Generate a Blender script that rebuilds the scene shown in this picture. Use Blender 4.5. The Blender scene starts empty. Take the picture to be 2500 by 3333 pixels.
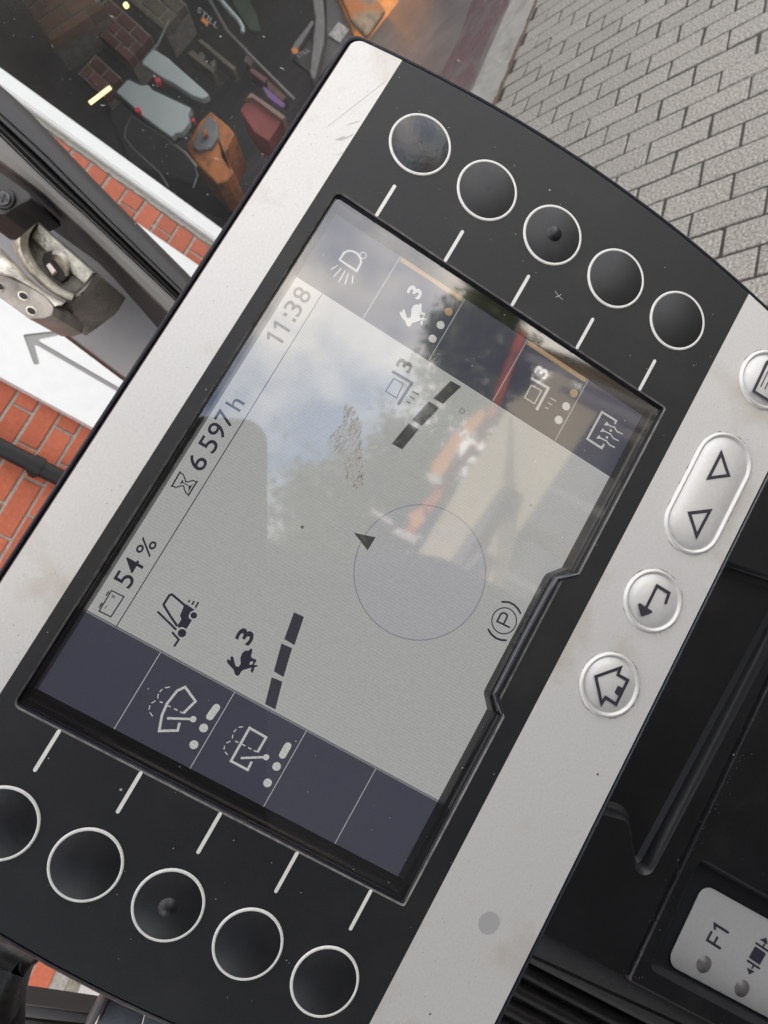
import bpy, bmesh, math, random
from mathutils import Matrix, Vector
random.seed(7)

# ------------------------------------------------------------------ survey of the place
# panel frame: x along the text, y up the display, z out of it, one unit = one soft-key cell = 15 mm
U = 0.015
F_PX, PXC = 2221.64, (1250.0, 1666.5)                 # focal length / centre of the 2500 x 3333 photograph
RM = Matrix(((0.494554, -0.851099, 0.176202), (-0.859398, -0.509131, -0.047116), (0.129811, -0.128126, -0.983226)))
CP = Vector((2.70528, 3.62852, 8.12547))              # lens in panel units
M = Matrix(((0.950916, 0.117461, -0.28629), (-0.309427, 0.372013, -0.875135), (0.003709, 0.920765, 0.390099)))
HV = Vector((0.950916, 0.117461, -0.28629))           # along the brick courses
UW = Vector((-0.034028, 0.959239, 0.280539)); NW = Vector((0.307573, -0.257027, 0.916153))   # wall up / wall outward
UG = Vector((0.041391, 0.868565, 0.493843)); NG = Vector((0.306669, -0.481454, 0.821071))    # ground up / towards viewer
DW, HG = 2.6, 1.45                                    # metres: lens to wall, lens above ground
CAM = Vector((0, 0, HG / math.cos(math.radians(7))))
def PW(p):  return M @ ((Vector(p) - CP) * U) + CAM                      # panel units -> world
def WALL(p): return CAM + M @ (HV * (p[0] * DW) + UW * (p[2] * DW) - NW * (DW + p[1]))   # (h, depth m, u)
def GRD(p): return CAM + M @ (HV * p[0] - NG * p[1] + UG * (p[2] - HG))  # metres
def ray(px, py): return (RM.transposed() @ Vector(((px - PXC[0]) / F_PX, (py - PXC[1]) / F_PX, 1)))
def pp(px, py, z=0.0):                                # point of the panel frame at height z
    v = ray(px, py); k = (z - CP.z) / v.z; return CP + v * k
def at(px, py, depth): return CAM + M @ (ray(px, py) * depth)            # world point at metres of depth
def wallpt(px, py, y=0.0):
    v = ray(px, py); k = (DW + y) / -(v.dot(NW)); return CAM + M @ (v * k)
def zone(ox, oy, w):
    s = w / 1659.0
    return lambda x, y: (ox + x * s, oy + y * s)

# ------------------------------------------------------------------ camera, sky, sun, exposure
scene = bpy.context.scene
cd = bpy.data.cameras.new('camera'); cam = bpy.data.objects.new('camera', cd); scene.collection.objects.link(cam)
R = M @ RM.transposed() @ Matrix(((1, 0, 0), (0, -1, 0), (0, 0, -1)))
cam.matrix_world = Matrix.Translation(CAM) @ R.to_4x4()
cd.sensor_fit = 'VERTICAL'; cd.sensor_height = 24.0; cd.lens = F_PX / 3333.0 * 24.0
cd.clip_start = 0.002; cd.clip_end = 500
cd.dof.use_dof = True; cd.dof.focus_distance = 0.135; cd.dof.aperture_fstop = 40.0
scene.camera = cam
SUN_DIR = Vector((0.25, 0.58, 0.78)).normalized()
w = bpy.data.worlds.new('World'); scene.world = w; w.use_nodes = True
nt = w.node_tree; nt.nodes.clear()
def N(tree, t, **kw):
    n = tree.nodes.new(t)
    for k, v in kw.items(): setattr(n, k, v)
    return n
sky = N(nt, 'ShaderNodeTexSky', sky_type='NISHITA', sun_disc=False)
sky.sun_elevation = math.asin(SUN_DIR.z); sky.sun_rotation = math.atan2(SUN_DIR.x, SUN_DIR.y)
sky.air_density = 1.0; sky.dust_density = 1.5
tc = N(nt, 'ShaderNodeTexCoord'); nz = N(nt, 'ShaderNodeTexNoise'); nz.inputs['Scale'].default_value = 3.2
nz.inputs['Detail'].default_value = 7; nz.inputs['Roughness'].default_value = 0.55
rp = N(nt, 'ShaderNodeValToRGB'); rp.color_ramp.elements[0].position = 0.41; rp.color_ramp.elements[1].position = 0.66
mx = N(nt, 'ShaderNodeMix', data_type='RGBA'); mx.inputs['B'].default_value = (13.2, 12.0, 10.4, 1)
bg = N(nt, 'ShaderNodeBackground'); bg.inputs['Strength'].default_value = 0.15
wo = N(nt, 'ShaderNodeOutputWorld')
nt.links.new(tc.outputs['Generated'], nz.inputs['Vector']); nt.links.new(nz.outputs['Fac'], rp.inputs['Fac'])
nt.links.new(rp.outputs['Color'], mx.inputs['Factor']); nt.links.new(sky.outputs['Color'], mx.inputs['A'])
nt.links.new(mx.outputs['Result'], bg.inputs['Color']); nt.links.new(bg.outputs['Background'], wo.inputs['Surface'])
sl = bpy.data.lights.new('sun', 'SUN'); sl.energy = 4.0; sl.angle = math.radians(0.8); sl.color = (1.0, 0.90, 0.76)
so = bpy.data.objects.new('sun', sl); scene.collection.objects.link(so)
so.rotation_euler = SUN_DIR.to_track_quat('Z', 'Y').to_euler(); so.location = (3, 6, 9)
vs = scene.view_settings; vs.view_transform = 'Standard'; vs.look = 'None'; vs.gamma = 1.0; vs.use_curve_mapping = False
EXPO = 1.6
vs.exposure = EXPO
EK = 2.0 ** -EXPO
scene.render.engine = 'CYCLES'
scene.cycles.max_bounces = 8; scene.cycles.transparent_max_bounces = 12

# ------------------------------------------------------------------ materials
MATS = {}
def mat(name, col, rough=0.5, metal=0.0, spec=0.5, bump=0.0, bscale=400.0, var=0.0, vscale=40.0, dirt=None, dscale=12.0,
        dpos=(0.56, 0.72), emit=None, rnd=0.0, coat=0.0, detail=4.0, streak=None):
    """Principled material: base colour with noise variation, optional dirt colour in patches, fine bump."""
    if name in MATS: return MATS[name]
    m = bpy.data.materials.new(name); m.use_nodes = True; MATS[name] = m
    t = m.node_tree; b = t.nodes['Principled BSDF']; L = t.links.new
    b.inputs['Base Color'].default_value = (*col, 1); b.inputs['Roughness'].default_value = rough
    b.inputs['Metallic'].default_value = metal; b.inputs['Specular IOR Level'].default_value = spec
    if coat: b.inputs['Coat Weight'].default_value = coat; b.inputs['Coat Roughness'].default_value = 0.15
    tcn = N(t, 'ShaderNodeTexCoord'); cur = None
    vec = tcn.outputs['Object']
    if rnd:
        oi = N(t, 'ShaderNodeObjectInfo'); ad = N(t, 'ShaderNodeVectorMath', operation='MULTIPLY_ADD')
        cb = N(t, 'ShaderNodeCombineXYZ'); L(oi.outputs['Random'], cb.inputs[0]); L(oi.outputs['Random'], cb.inputs[1])
        ad.inputs[1].default_value = (37, 19, 11); L(cb.outputs[0], ad.inputs[0]); L(vec, ad.inputs[2]); vec = ad.outputs[0]
    if var or rnd:
        n1 = N(t, 'ShaderNodeTexNoise'); n1.inputs['Scale'].default_value = vscale; n1.inputs['Detail'].default_value = detail
        L(vec, n1.inputs['Vector'])
        hs = N(t, 'ShaderNodeHueSaturation'); hs.inputs['Color'].default_value = (*col, 1)
        mr = N(t, 'ShaderNodeMapRange'); mr.inputs['To Min'].default_value = 1 - var; mr.inputs['To Max'].default_value = 1 + var
        mr.inputs['From Min'].default_value = 0.25; mr.inputs['From Max'].default_value = 0.75
        L(n1.outputs['Fac'], mr.inputs['Value'])
        if rnd:
            mr2 = N(t, 'ShaderNodeMapRange'); mr2.inputs['To Min'].default_value = 1 - rnd; mr2.inputs['To Max'].default_value = 1 + rnd
            L(oi.outputs['Random'], mr2.inputs['Value']); mu = N(t, 'ShaderNodeMath', operation='MULTIPLY')
            L(mr.outputs[0], mu.inputs[0]); L(mr2.outputs[0], mu.inputs[1]); L(mu.outputs[0], hs.inputs['Value'])
        else: L(mr.outputs[0], hs.inputs['Value'])
        cur = hs.outputs['Color']
    for dd in ([dirt] if dirt and not isinstance(dirt[0], tuple) else (dirt or [])):
        n2 = N(t, 'ShaderNodeTexNoise'); n2.inputs['Scale'].default_value = dscale; n2.inputs['Detail'].default_value = 6
        n2.inputs['Roughness'].default_value = 0.62; L(vec, n2.inputs['Vector'])
        r2 = N(t, 'ShaderNodeMapRange'); r2.inputs['From Min'].default_value = dpos[0]; r2.inputs['From Max'].default_value = dpos[1]
        L(n2.outputs['Fac'], r2.inputs['Value']); m2 = N(t, 'ShaderNodeMix', data_type='RGBA')
        if cur: L(cur, m2.inputs['A'])
        else: m2.inputs['A'].default_value = (*col, 1)
        m2.inputs['B'].default_value = (*dd, 1); L(r2.outputs[0], m2.inputs['Factor']); cur = m2.outputs['Result']
    if cur: L(cur, b.inputs['Base Color'])
    if bump:
        n3 = N(t, 'ShaderNodeTexNoise'); n3.inputs['Scale'].default_value = bscale; n3.inputs['Detail'].default_value = 3
        L(vec, n3.inputs['Vector']); bp = N(t, 'ShaderNodeBump'); bp.inputs['Strength'].default_value = bump
        bp.inputs['Distance'].default_value = 0.5 / bscale; L(n3.outputs['Fac'], bp.inputs['Height']); L(bp.outputs[0], b.inputs['Normal'])
    if emit:
        b.inputs['Emission Color'].default_value = (*emit, 1); b.inputs['Emission Strength'].default_value = 1.0
    return m
def lcd_mat(name, col, grain=0.08):
    """Lit liquid-crystal surface: emits its picture colour through a fine pixel grain."""
    m = bpy.data.materials.new(name); m.use_nodes = True; t = m.node_tree; t.nodes.clear(); L = t.links.new
    tcn = N(t, 'ShaderNodeTexCoord'); wv = N(t, 'ShaderNodeTexWave', bands_direction='X'); wv.inputs['Scale'].default_value = 520.0
    wv.inputs['Distortion'].default_value = 0.6; L(tcn.outputs['Object'], wv.inputs['Vector'])
    n1 = N(t, 'ShaderNodeTexNoise'); n1.inputs['Scale'].default_value = 2600; n1.inputs['Detail'].default_value = 2; L(tcn.outputs['Object'], n1.inputs['Vector'])
    a = N(t, 'ShaderNodeMath', operation='MULTIPLY_ADD'); L(wv.outputs['Fac'], a.inputs[0]); a.inputs[1].default_value = grain; a.inputs[2].default_value = 1 - grain
    b = N(t, 'ShaderNodeMath', operation='MULTIPLY_ADD'); L(n1.outputs['Fac'], b.inputs[0]); b.inputs[1].default_value = grain * 2.5; b.inputs[2].default_value = -grain * 1.25
    c = N(t, 'ShaderNodeMath', operation='ADD'); L(a.outputs[0], c.inputs[0]); L(b.outputs[0], c.inputs[1])
    e = N(t, 'ShaderNodeEmission'); e.inputs['Color'].default_value = (*col, 1)
    sc = N(t, 'ShaderNodeMath', operation='MULTIPLY'); L(c.outputs[0], sc.inputs[0]); sc.inputs[1].default_value = EK; L(sc.outputs[0], e.inputs['Strength'])
    d = N(t, 'ShaderNodeBsdfDiffuse'); d.inputs['Color'].default_value = (0.03, 0.03, 0.035, 1)
    ad = N(t, 'ShaderNodeAddShader'); L(e.outputs[0], ad.inputs[0]); L(d.outputs[0], ad.inputs[1])
    o = N(t, 'ShaderNodeOutputMaterial'); L(ad.outputs[0], o.inputs['Surface']); return m
def pane_mat(name, ior=1.5, rough=0.0, tint=(1, 1, 1), haze=0.0):
    """Clear pane: straight-through light plus a mirror reflection that follows the Fresnel law."""
    m = bpy.data.materials.new(name); m.use_nodes = True; t = m.node_tree; t.nodes.clear(); L = t.links.new
    fr = N(t, 'ShaderNodeFresnel'); fr.inputs['IOR'].default_value = ior
    tr = N(t, 'ShaderNodeBsdfTransparent'); tr.inputs['Color'].default_value = (*tint, 1)
    gl = N(t, 'ShaderNodeBsdfGlossy'); gl.inputs['Roughness'].default_value = rough
    mi = N(t, 'ShaderNodeMixShader'); L(fr.outputs[0], mi.inputs[0]); L(tr.outputs[0], mi.inputs[1]); L(gl.outputs[0], mi.inputs[2])
    out = mi.outputs[0]
    if haze:                                             # thin film of dust on the pane
        df = N(t, 'ShaderNodeBsdfDiffuse'); df.inputs['Color'].default_value = (.6, .6, .58, 1); m2 = N(t, 'ShaderNodeMixShader')
        tcn = N(t, 'ShaderNodeTexCoord'); nn = N(t, 'ShaderNodeTexNoise'); nn.inputs['Scale'].default_value = 9; nn.inputs['Detail'].default_value = 6; L(tcn.outputs['Object'], nn.inputs['Vector'])
        ml = N(t, 'ShaderNodeMath', operation='MULTIPLY'); L(nn.outputs['Fac'], ml.inputs[0]); ml.inputs[1].default_value = haze * 2; L(ml.outputs[0], m2.inputs[0]); L(out, m2.inputs[1]); L(df.outputs[0], m2.inputs[2]); out = m2.outputs[0]
    o = N(t, 'ShaderNodeOutputMaterial'); L(out, o.inputs['Surface']); return m

SILVER = mat('silver_paint', (0.53, 0.525, 0.51), 0.46, 0.25, 0.5, bump=0.25, bscale=5500, var=0.06, vscale=2200,
             dirt=(0.40, 0.345, 0.28), dscale=52, dpos=(0.55, 0.80))
SILVERKEY = mat('silver_key_foil', (0.56, 0.555, 0.54), 0.40, 0.3, 0.5, bump=0.12, bscale=6000, var=0.04, vscale=1200)
BAND = mat('black_foil', (0.010, 0.011, 0.0125), 0.50, 0.0, 0.36, bump=0.35, bscale=5200, var=0.2, vscale=2600, dirt=(0.019, 0.019, 0.019), dscale=60, dpos=(.5, .8))
DOME = mat('black_key_foil', (0.010, 0.011, 0.013), 0.40, 0.0, 0.40, bump=0.3, bscale=5200, var=.2, vscale=300, dirt=(0.020, 0.020, 0.020), dscale=130, dpos=(.52, .8))
GLOSSBLK = mat('gloss_black_plastic', (0.008, 0.009, 0.012), 0.22, 0.0, 0.5)
HOUSE = mat('housing_plastic', (0.022, 0.027, 0.037), 0.26, 0.0, 0.5, bump=0.1, bscale=900)
GAP = mat('dark_gap', (0.010, 0.006, 0.007), 0.8)
WHITEPR = mat('white_print', (0.60, 0.595, 0.57), 0.5, var=0.06, vscale=900)
INK = mat('dark_ink', (0.022, 0.022, 0.034), 0.45)
WORN = mat('dusty_edge', (0.11, 0.105, 0.098), 0.8, var=0.5, vscale=700)

# ------------------------------------------------------------------ mesh helpers
COL = scene.collection
class MB:
    def __init__(s): s.v = []; s.f = []
    def add(s, vs_, fs): o = len(s.v); s.v += [tuple(p) for p in vs_]; s.f += [tuple(i + o for i in f) for f in fs]; return s
    def build(s, name, m, parent=None, xf=None, smooth=None):
        vv = [Vector(xf(p)) if xf else Vector(p) for p in s.v]
        if parent is not None:
            root = parent
            mw = Matrix.Identity(4)
            while root is not None: mw = root.matrix_basis @ mw; root = root.parent
            inv = mw.inverted(); vv = [inv @ p for p in vv]
        me = bpy.data.meshes.new(name); me.from_pydata(vv, [], s.f); me.materials.append(m)
        if smooth is not None:
            me.polygons.foreach_set('use_smooth', [True] * len(me.polygons)); me.set_sharp_from_angle(angle=math.radians(smooth))
        me.update(); o = bpy.data.objects.new(name, me); COL.objects.link(o); o.parent = parent; return o
def fixn(o):
    bm = bmesh.new(); bm.from_mesh(o.data); bmesh.ops.remove_doubles(bm, verts=bm.verts, dist=1e-7)
    bmesh.ops.recalc_face_normals(bm, faces=bm.faces); bm.to_mesh(o.data); bm.free(); return o
def tag(o, label=None, cat=None, group=None, kind=None):
    for k, v in (('label', label), ('category', cat), ('group', group), ('kind', kind)):
        if v: o[k] = v
    return o
def thing(name, loc, label, cat, group=None, rot=None):
    o = bpy.data.objects.new(name, None); COL.objects.link(o); o.empty_display_size = 0.02
    o.matrix_basis = Matrix.Translation(loc) @ (rot.to_4x4() if rot else Matrix.Identity(4)); return tag(o, label, cat, group)
def area(p): return 0.5 * sum(p[i][0] * p[(i + 1) % len(p)][1] - p[(i + 1) % len(p)][0] * p[i][1] for i in range(len(p)))
def inset(poly, d):
    p = [Vector((q[0], q[1])) for q in poly]; s = 1 if area(poly) > 0 else -1; out = []
    for i in range(len(p)):
        a, b, c = p[i - 1], p[i], p[(i + 1) % len(p)]
        e1 = (b - a); e2 = (c - b)
        if e1.length < 1e-9 or e2.length < 1e-9: out.append(tuple(b)); continue
        n1 = Vector((-e1.y, e1.x)).normalized() * s; n2 = Vector((-e2.y, e2.x)).normalized() * s
        n = n1 + n2; k = max(n.length_squared, 0.35); out.append(tuple(b + n * (2 * d / k)))
    return out
def rounded(poly, r, seg=5):
    out = []
    for i in range(len(poly)):
        a, b, c = Vector(poly[i - 1][:2]), Vector(poly[i][:2]), Vector(poly[(i + 1) % len(poly)][:2])
        u = (a - b).normalized(); v = (c - b).normalized(); th = math.acos(max(-1, min(1, u.dot(v))))
        rr = r[i] if isinstance(r, (list, tuple)) else r
        if rr <= 0 or abs(th - math.pi) < 0.05: out.append(tuple(b)); continue
        t = min(rr / math.tan(th / 2), (a - b).length * 0.49, (c - b).length * 0.49); rr = t * math.tan(th / 2)
        ce = b + (u + v).normalized() * (rr / math.sin(th / 2))
        s0 = b + u * t - ce; s1 = b + v * t - ce; ang = s0.angle_signed(s1)
        for k in range(seg + 1):
            q = s0.copy(); q.rotate(Matrix.Rotation(-ang * k / seg, 2)); out.append(tuple(ce + q))
    return out
def ccw(p): return list(p) if area(p) > 0 else list(reversed(p))
def prism(poly, z0, z1, bev=0.0, cap0=True):
    poly = ccw(poly); n = len(poly); V = [(x, y, z0) for x, y in poly]; F = []
    rings = [poly]
    zs = [z0]
    if bev > 0:
        rings += [poly, inset(poly, bev * 0.3), inset(poly, bev)]; zs += [z1 - bev, z1 - bev * 0.3, z1]
    else: rings.append(poly); zs.append(z1)
    V = [(x, y, z) for r, z in zip(rings, zs) for x, y in r]
    for k in range(len(rings) - 1):
        for i in range(n): F.append((k * n + i, k * n + (i + 1) % n, (k + 1) * n + (i + 1) % n, (k + 1) * n + i))
    F.append(tuple((len(rings) - 1) * n + i for i in range(n)))
    if cap0: F.append(tuple(reversed(range(n))))
    return V, F
def loft(rings, closed=True, cap=False):
    """rings: list of equal-length 3-D loops."""
    n = len(rings[0]); V = [p for r in rings for p in r]; F = []
    for k in range(len(rings) - 1):
        for i in range(n if closed else n - 1): F.append((k * n + i, k * n + (i + 1) % n, (k + 1) * n + (i + 1) % n, (k + 1) * n + i))
    if cap: F.append(tuple(range(n))[::-1]); F.append(tuple((len(rings) - 1) * n + i for i in range(n)))
    return V, F
def fill(loops, z):
    bm = bmesh.new()
    for lp in loops:
        vv = [bm.verts.new((x, y, z)) for x, y in lp]
        for i in range(len(vv)): bm.edges.new((vv[i], vv[(i + 1) % len(vv)]))
    bmesh.ops.triangle_fill(bm, use_beauty=True, use_dissolve=False, edges=bm.edges[:])
    bmesh.ops.recalc_face_normals(bm, faces=bm.faces); bm.verts.index_update()
    up = sum(f.normal.z for f in bm.faces) > 0
    V = [tuple(v.co) for v in bm.verts]; Fs = [tuple(v.index for v in (f.verts if up else reversed(f.verts[:]))) for f in bm.faces]; bm.free()
    return V, Fs
def ribbon(pts, w, z, closed=False, caps=False):
    p = [Vector(q[:2]) for q in pts]; n = len(p); Lf = []; Rt = []
    for i in range(n):
        if closed: a, c = p[i - 1], p[(i + 1) % n]
        else: a, c = p[max(i - 1, 0)], p[min(i + 1, n - 1)]
        d1 = (p[i] - a); d2 = (c - p[i])
        d1 = d1.normalized() if d1.length > 1e-9 else d2.normalized(); d2 = d2.normalized() if d2.length > 1e-9 else d1
        n1 = Vector((-d1.y, d1.x)); n2 = Vector((-d2.y, d2.x)); nn = n1 + n2; k = max(nn.length_squared, 0.5)
        off = nn * (w / k); Lf.append(p[i] + off); Rt.append(p[i] - off)
    V = []; Fs = []
    for a, b in zip(Lf, Rt): V += [(a.x, a.y, z), (b.x, b.y, z)]
    for i in range(n if closed else n - 1):
        j = (i + 1) % n; Fs.append((2 * i, 2 * i + 1, 2 * j + 1, 2 * j))
    if caps and not closed:
        for e, dr in ((0, p[0] - p[1]), (n - 1, p[-1] - p[-2])):
            ang = math.atan2(dr.y, dr.x); o = len(V); k = 7
            V += [(p[e].x + w / 2 * math.cos(ang - math.pi / 2 + math.pi * i / (k - 1)), p[e].y + w / 2 * math.sin(ang - math.pi / 2 + math.pi * i / (k - 1)), z) for i in range(k)]
            Fs.append(tuple(range(o, o + k)))
    return V, Fs
def disc(c, r, z, n=28): return [(c[0] + r * math.cos(2 * math.pi * i / n), c[1] + r * math.sin(2 * math.pi * i / n), z) for i in range(n)], [tuple(range(n))]
def circ(c, r, n=40): return [(c[0] + r * math.cos(2 * math.pi * i / n), c[1] + r * math.sin(2 * math.pi * i / n)) for i in range(n)]
def ringp(c, r0, r1, z, n=40):
    a = circ(c, r0, n); b = circ(c, r1, n)
    return loft([[(x, y, z) for x, y in b], [(x, y, z) for x, y in a]])
def boxv(x0, x1, y0, y1, z0, z1):
    V = [(x, y, z) for z in (z0, z1) for y in (y0, y1) for x in (x0, x1)]
    return V, [(0, 2, 3, 1), (4, 5, 7, 6), (0, 1, 5, 4), (2, 6, 7, 3), (0, 4, 6, 2), (1, 3, 7, 5)]
def tube(pts, r, n=10):
    P = [Vector(p) for p in pts]; rings = []; up = Vector((0.13, 0.31, 0.94))
    for i, p in enumerate(P):
        d = (P[min(i + 1, len(P) - 1)] - P[max(i - 1, 0)]).normalized(); s_ = d.cross(up)
        if s_.length < 0.1: s_ = d.cross(Vector((1, 0, 0)))
        s_.normalize(); t_ = s_.cross(d)
        rings.append([tuple(p + (s_ * math.cos(2 * math.pi * k / n) + t_ * math.sin(2 * math.pi * k / n)) * (r[i] if isinstance(r, list) else r)) for k in range(n)])
    return loft(rings, True, True)
def clip_y(poly, y, above):
    out = []
    for i in range(len(poly)):
        a, b = poly[i], poly[(i + 1) % len(poly)]
        ia = (a[1] >= y) == above or a[1] == y; ib = (b[1] >= y) == above or b[1] == y
        if ia: out.append(a)
        if ia != ib: t = (y - a[1]) / (b[1] - a[1]); out.append((a[0] + t * (b[0] - a[0]), y))
    return out
_font_cache = {}
def text_mesh(s, off=0.0):
    c = bpy.data.curves.new('t', 'FONT'); c.body = s; c.offset = off; c.resolution_u = 4; o = bpy.data.objects.new('t', c); COL.objects.link(o)
    dg = bpy.context.evaluated_depsgraph_get(); me = bpy.data.meshes.new_from_object(o.evaluated_get(dg))
    V = [tuple(v.co) for v in me.vertices]; Fs = [tuple(p.vertices) for p in me.polygons]
    bpy.data.objects.remove(o); bpy.data.curves.remove(c); bpy.data.meshes.remove(me); return V, Fs
def text_fit(s, x0, x1, y0, y1, z, off=0.0):
    V, Fs = text_mesh(s, off); xs = [v[0] for v in V]; ys = [v[1] for v in V]
    a, b, c, d = min(xs), max(xs), min(ys), max(ys)
    return [(x0 + (v[0] - a) / (b - a) * (x1 - x0), y0 + (v[1] - c) / (d - c) * (y1 - y0), z) for v in V], Fs
# grime: patchy brown dirt that only covers part of its strip
def patchy(name, col, scale, lo, hi, vec_scale=(1, 1, 1), rough=0.9):
    m = bpy.data.materials.new(name); m.use_nodes = True; t = m.node_tree; L = t.links.new; b = t.nodes['Principled BSDF']
    b.inputs['Base Color'].default_value = (*col, 1); b.inputs['Roughness'].default_value = rough
    c = N(t, 'ShaderNodeTexCoord'); mp = N(t, 'ShaderNodeMapping'); mp.inputs['Scale'].default_value = vec_scale; L(c.outputs['Object'], mp.inputs['Vector'])
    n = N(t, 'ShaderNodeTexNoise'); n.inputs['Scale'].default_value = scale; n.inputs['Detail'].default_value = 6; n.inputs['Roughness'].default_value = .7; L(mp.outputs[0], n.inputs['Vector'])
    r = N(t, 'ShaderNodeMapRange'); r.inputs['From Min'].default_value = lo; r.inputs['From Max'].default_value = hi; L(n.outputs['Fac'], r.inputs['Value']); L(r.outputs[0], b.inputs['Alpha']); return m
def dome(c, r, hgt, z, n=40, k=7):
    rings = [[(c[0] + r * math.cos(t) * q, c[1] + r * math.sin(t) * q, z + hgt * (1 - q * q)) for t in [2 * math.pi * i / n for i in range(n)]] for q in [1 - j / k * 0.97 for j in range(k)] + [0.02]]
    return loft(rings, True, False)

# ------------------------------------------------------------------ ground, pavers, kerb, hall shell
CONC = mat('concrete', (0.30, 0.295, 0.28), 0.85, 0, 0.3, bump=0.4, bscale=160, var=0.18, vscale=22, dirt=(0.19, 0.165, 0.135), dscale=5, dpos=(.5, .75))
JOINT = mat('joint_sand', (0.034, 0.031, 0.026), 0.95, 0, 0.2, bump=0.5, bscale=300, var=0.3, vscale=60)
YB = GRD((0, -1.5, 0)); YS = math.tan(math.radians(7.2))
tag(MB().add([(x, YB.y - d, YB.z + .01 + d * YS) for d in (0, 60) for x in (-60, 60)], [(0, 1, 3, 2)]).build('yard', mat('yard_asphalt', (0.045, 0.044, 0.042), 0.9, 0, 0.3, bump=.4, bscale=60, var=.3, vscale=1.5)), kind='structure')
GROUND = tag(MB().add(*fill([[(-30, -1.5), (30, -1.5), (30, 1.41 * HG), (-30, 1.41 * HG)]], -0.008)).build('ground', mat('yard_ground', (0.15, 0.145, 0.135), 0.9, 0, 0.3, bump=0.4, bscale=90, var=0.25, vscale=3), None, GRD), kind='structure')
PAVJ = MB().add(*fill([[(1.2, 0.40), (5.2, 0.40), (5.2, 1.408 * HG), (1.2, 1.408 * HG)]], -0.004)).build('paver_bed', JOINT, GROUND, GRD)
PAVE = mat('paver_concrete', (0.232, 0.222, 0.198), 0.78, 0, 0.35, bump=0.8, bscale=150, var=0.85, vscale=120, rnd=0.06, dirt=(0.13, 0.127, 0.12), dscale=150, dpos=(.53, .66), detail=8)
px_h, px_l = 0.0865 * HG, 0.153 * HG
def brick_mesh(name, m, sx, sy, sz, bev, jit, seed):
    """One bevelled block, centred in x and y, top at z = 0, a little uneven."""
    r = random.Random(seed); V = []; F = []
    def ringz(ix, z): return [(sx / 2 - ix + 0, sy / 2 - ix, z), (-sx / 2 + ix, sy / 2 - ix, z), (-sx / 2 + ix, -sy / 2 + ix, z), (sx / 2 - ix, -sy / 2 + ix, z)]
    for ix, z in ((0, -sz), (0, -bev), (bev * .35, -bev * .3), (bev, 0)): V += [(x + r.uniform(-jit, jit), y + r.uniform(-jit, jit), z) for x, y, z in ringz(ix, z)]
    for k in range(3):
        for i in range(4): F.append((k * 4 + i, k * 4 + (i + 1) % 4, (k + 1) * 4 + (i + 1) % 4, (k + 1) * 4 + i))
    F.append((12, 13, 14, 15)); me = bpy.data.meshes.new(name); me.from_pydata(V, [], F); me.materials.append(m)
    me.update(); bm = bmesh.new(); bm.from_mesh(me); bmesh.ops.recalc_face_normals(bm, faces=bm.faces); bm.to_mesh(me); bm.free(); return me
def piece(name, me, loc, rot, parent, s=(1, 1, 1)):
    o = bpy.data.objects.new(name, me); COL.objects.link(o); o.parent = parent
    o.matrix_basis = (parent.matrix_world if False else Matrix.Identity(4)) @ Matrix.Translation(loc) @ rot.to_4x4() @ Matrix.Diagonal((*s, 1)); return o
GROT = Matrix((M @ HV, M @ -NG, M @ UG)).transposed()
pm = [brick_mesh('paver', PAVE, px_h - .0100, px_l - .0100, 0.05, 0.005, 0.003, i) for i in range(6)]
rng = random.Random(11); npv = 0
for i in range(-1, 24):
    hc = (1.2165 - 0.0865 / 2 + 0.0865 * i) * HG             # courses run towards the hall
    if hc < 1.25 or hc > 4.75: continue
    for j in range(1, 14):
        yc = ((0.013 if i % 2 else 0.091) + 0.153 * (j + .5)) * HG
        lo, hi = yc - px_l / 2, yc + px_l / 2
        end = 1.408 * HG; start = 0.36 * HG
        if hi < start or lo > end - .03: continue
        sy = 1.0
        if hi > end: sy = (end - lo) / px_l; yc = (lo + end) / 2
        v = GRD((hc, yc, 0)) - CAM; c = RM @ (M.transposed() @ v)
        X, Y = PXC[0] + F_PX * c.x / c.z, PXC[1] + F_PX * c.y / c.z
        if not (1400 < X < 2750 and -260 < Y < 1250): continue
        piece('paver', rng.choice(pm), GRD((hc + rng.uniform(-.001, .001), yc, rng.uniform(-.0015, .0015))), GROT @ Matrix.Rotation(rng.choice([0, math.pi]), 3, 'Z'), GROUND, (1, sy, 1)); npv += 1
KERB = tag(MB().add(*boxv(-6, 12, 1.4155 * HG, 1.592 * HG, -0.10, 0.004)).build('kerb_strip', mat('kerb_concrete', (0.25, 0.243, 0.225), 0.8, 0, 0.35, bump=.3, bscale=140, var=.16, vscale=18, dirt=(.15, .14, .125), dscale=6, dpos=(.5, .75)), None, GRD), kind='structure')
rl = MB()
for i in range(26):
    x0 = 2.6 + i * .14
    rl.add(*ribbon([(x0, 1.4115 * HG + random.uniform(-.006, .006)), (x0 + .15, 1.4115 * HG + random.uniform(-.006, .006))], random.uniform(.018, .034), .0065 + .0002 * (i % 2)))
tag(rl.build('rust_drain_line', mat('rust_line', (0.10, 0.062, 0.035), 0.9, 0, .2, var=.6, vscale=40), None, GRD), 'rusty brown drain line between pavers and pale kerb strip', 'drain line')
HF = mat('hall_floor', (0.175, 0.155, 0.155), 0.28, 0, 0.5, bump=.06, bscale=9, var=.25, vscale=2.2, dirt=(0.11, 0.10, 0.105), dscale=3.2, dpos=(.42, .7))
HALLF = tag(MB().add(*boxv(1.5, 16, 1.593 * HG, 9.5, -0.10, 0.0)).build('hall_floor', HF, None, GRD), kind='structure')
st = MB(); segs = 30
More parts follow.
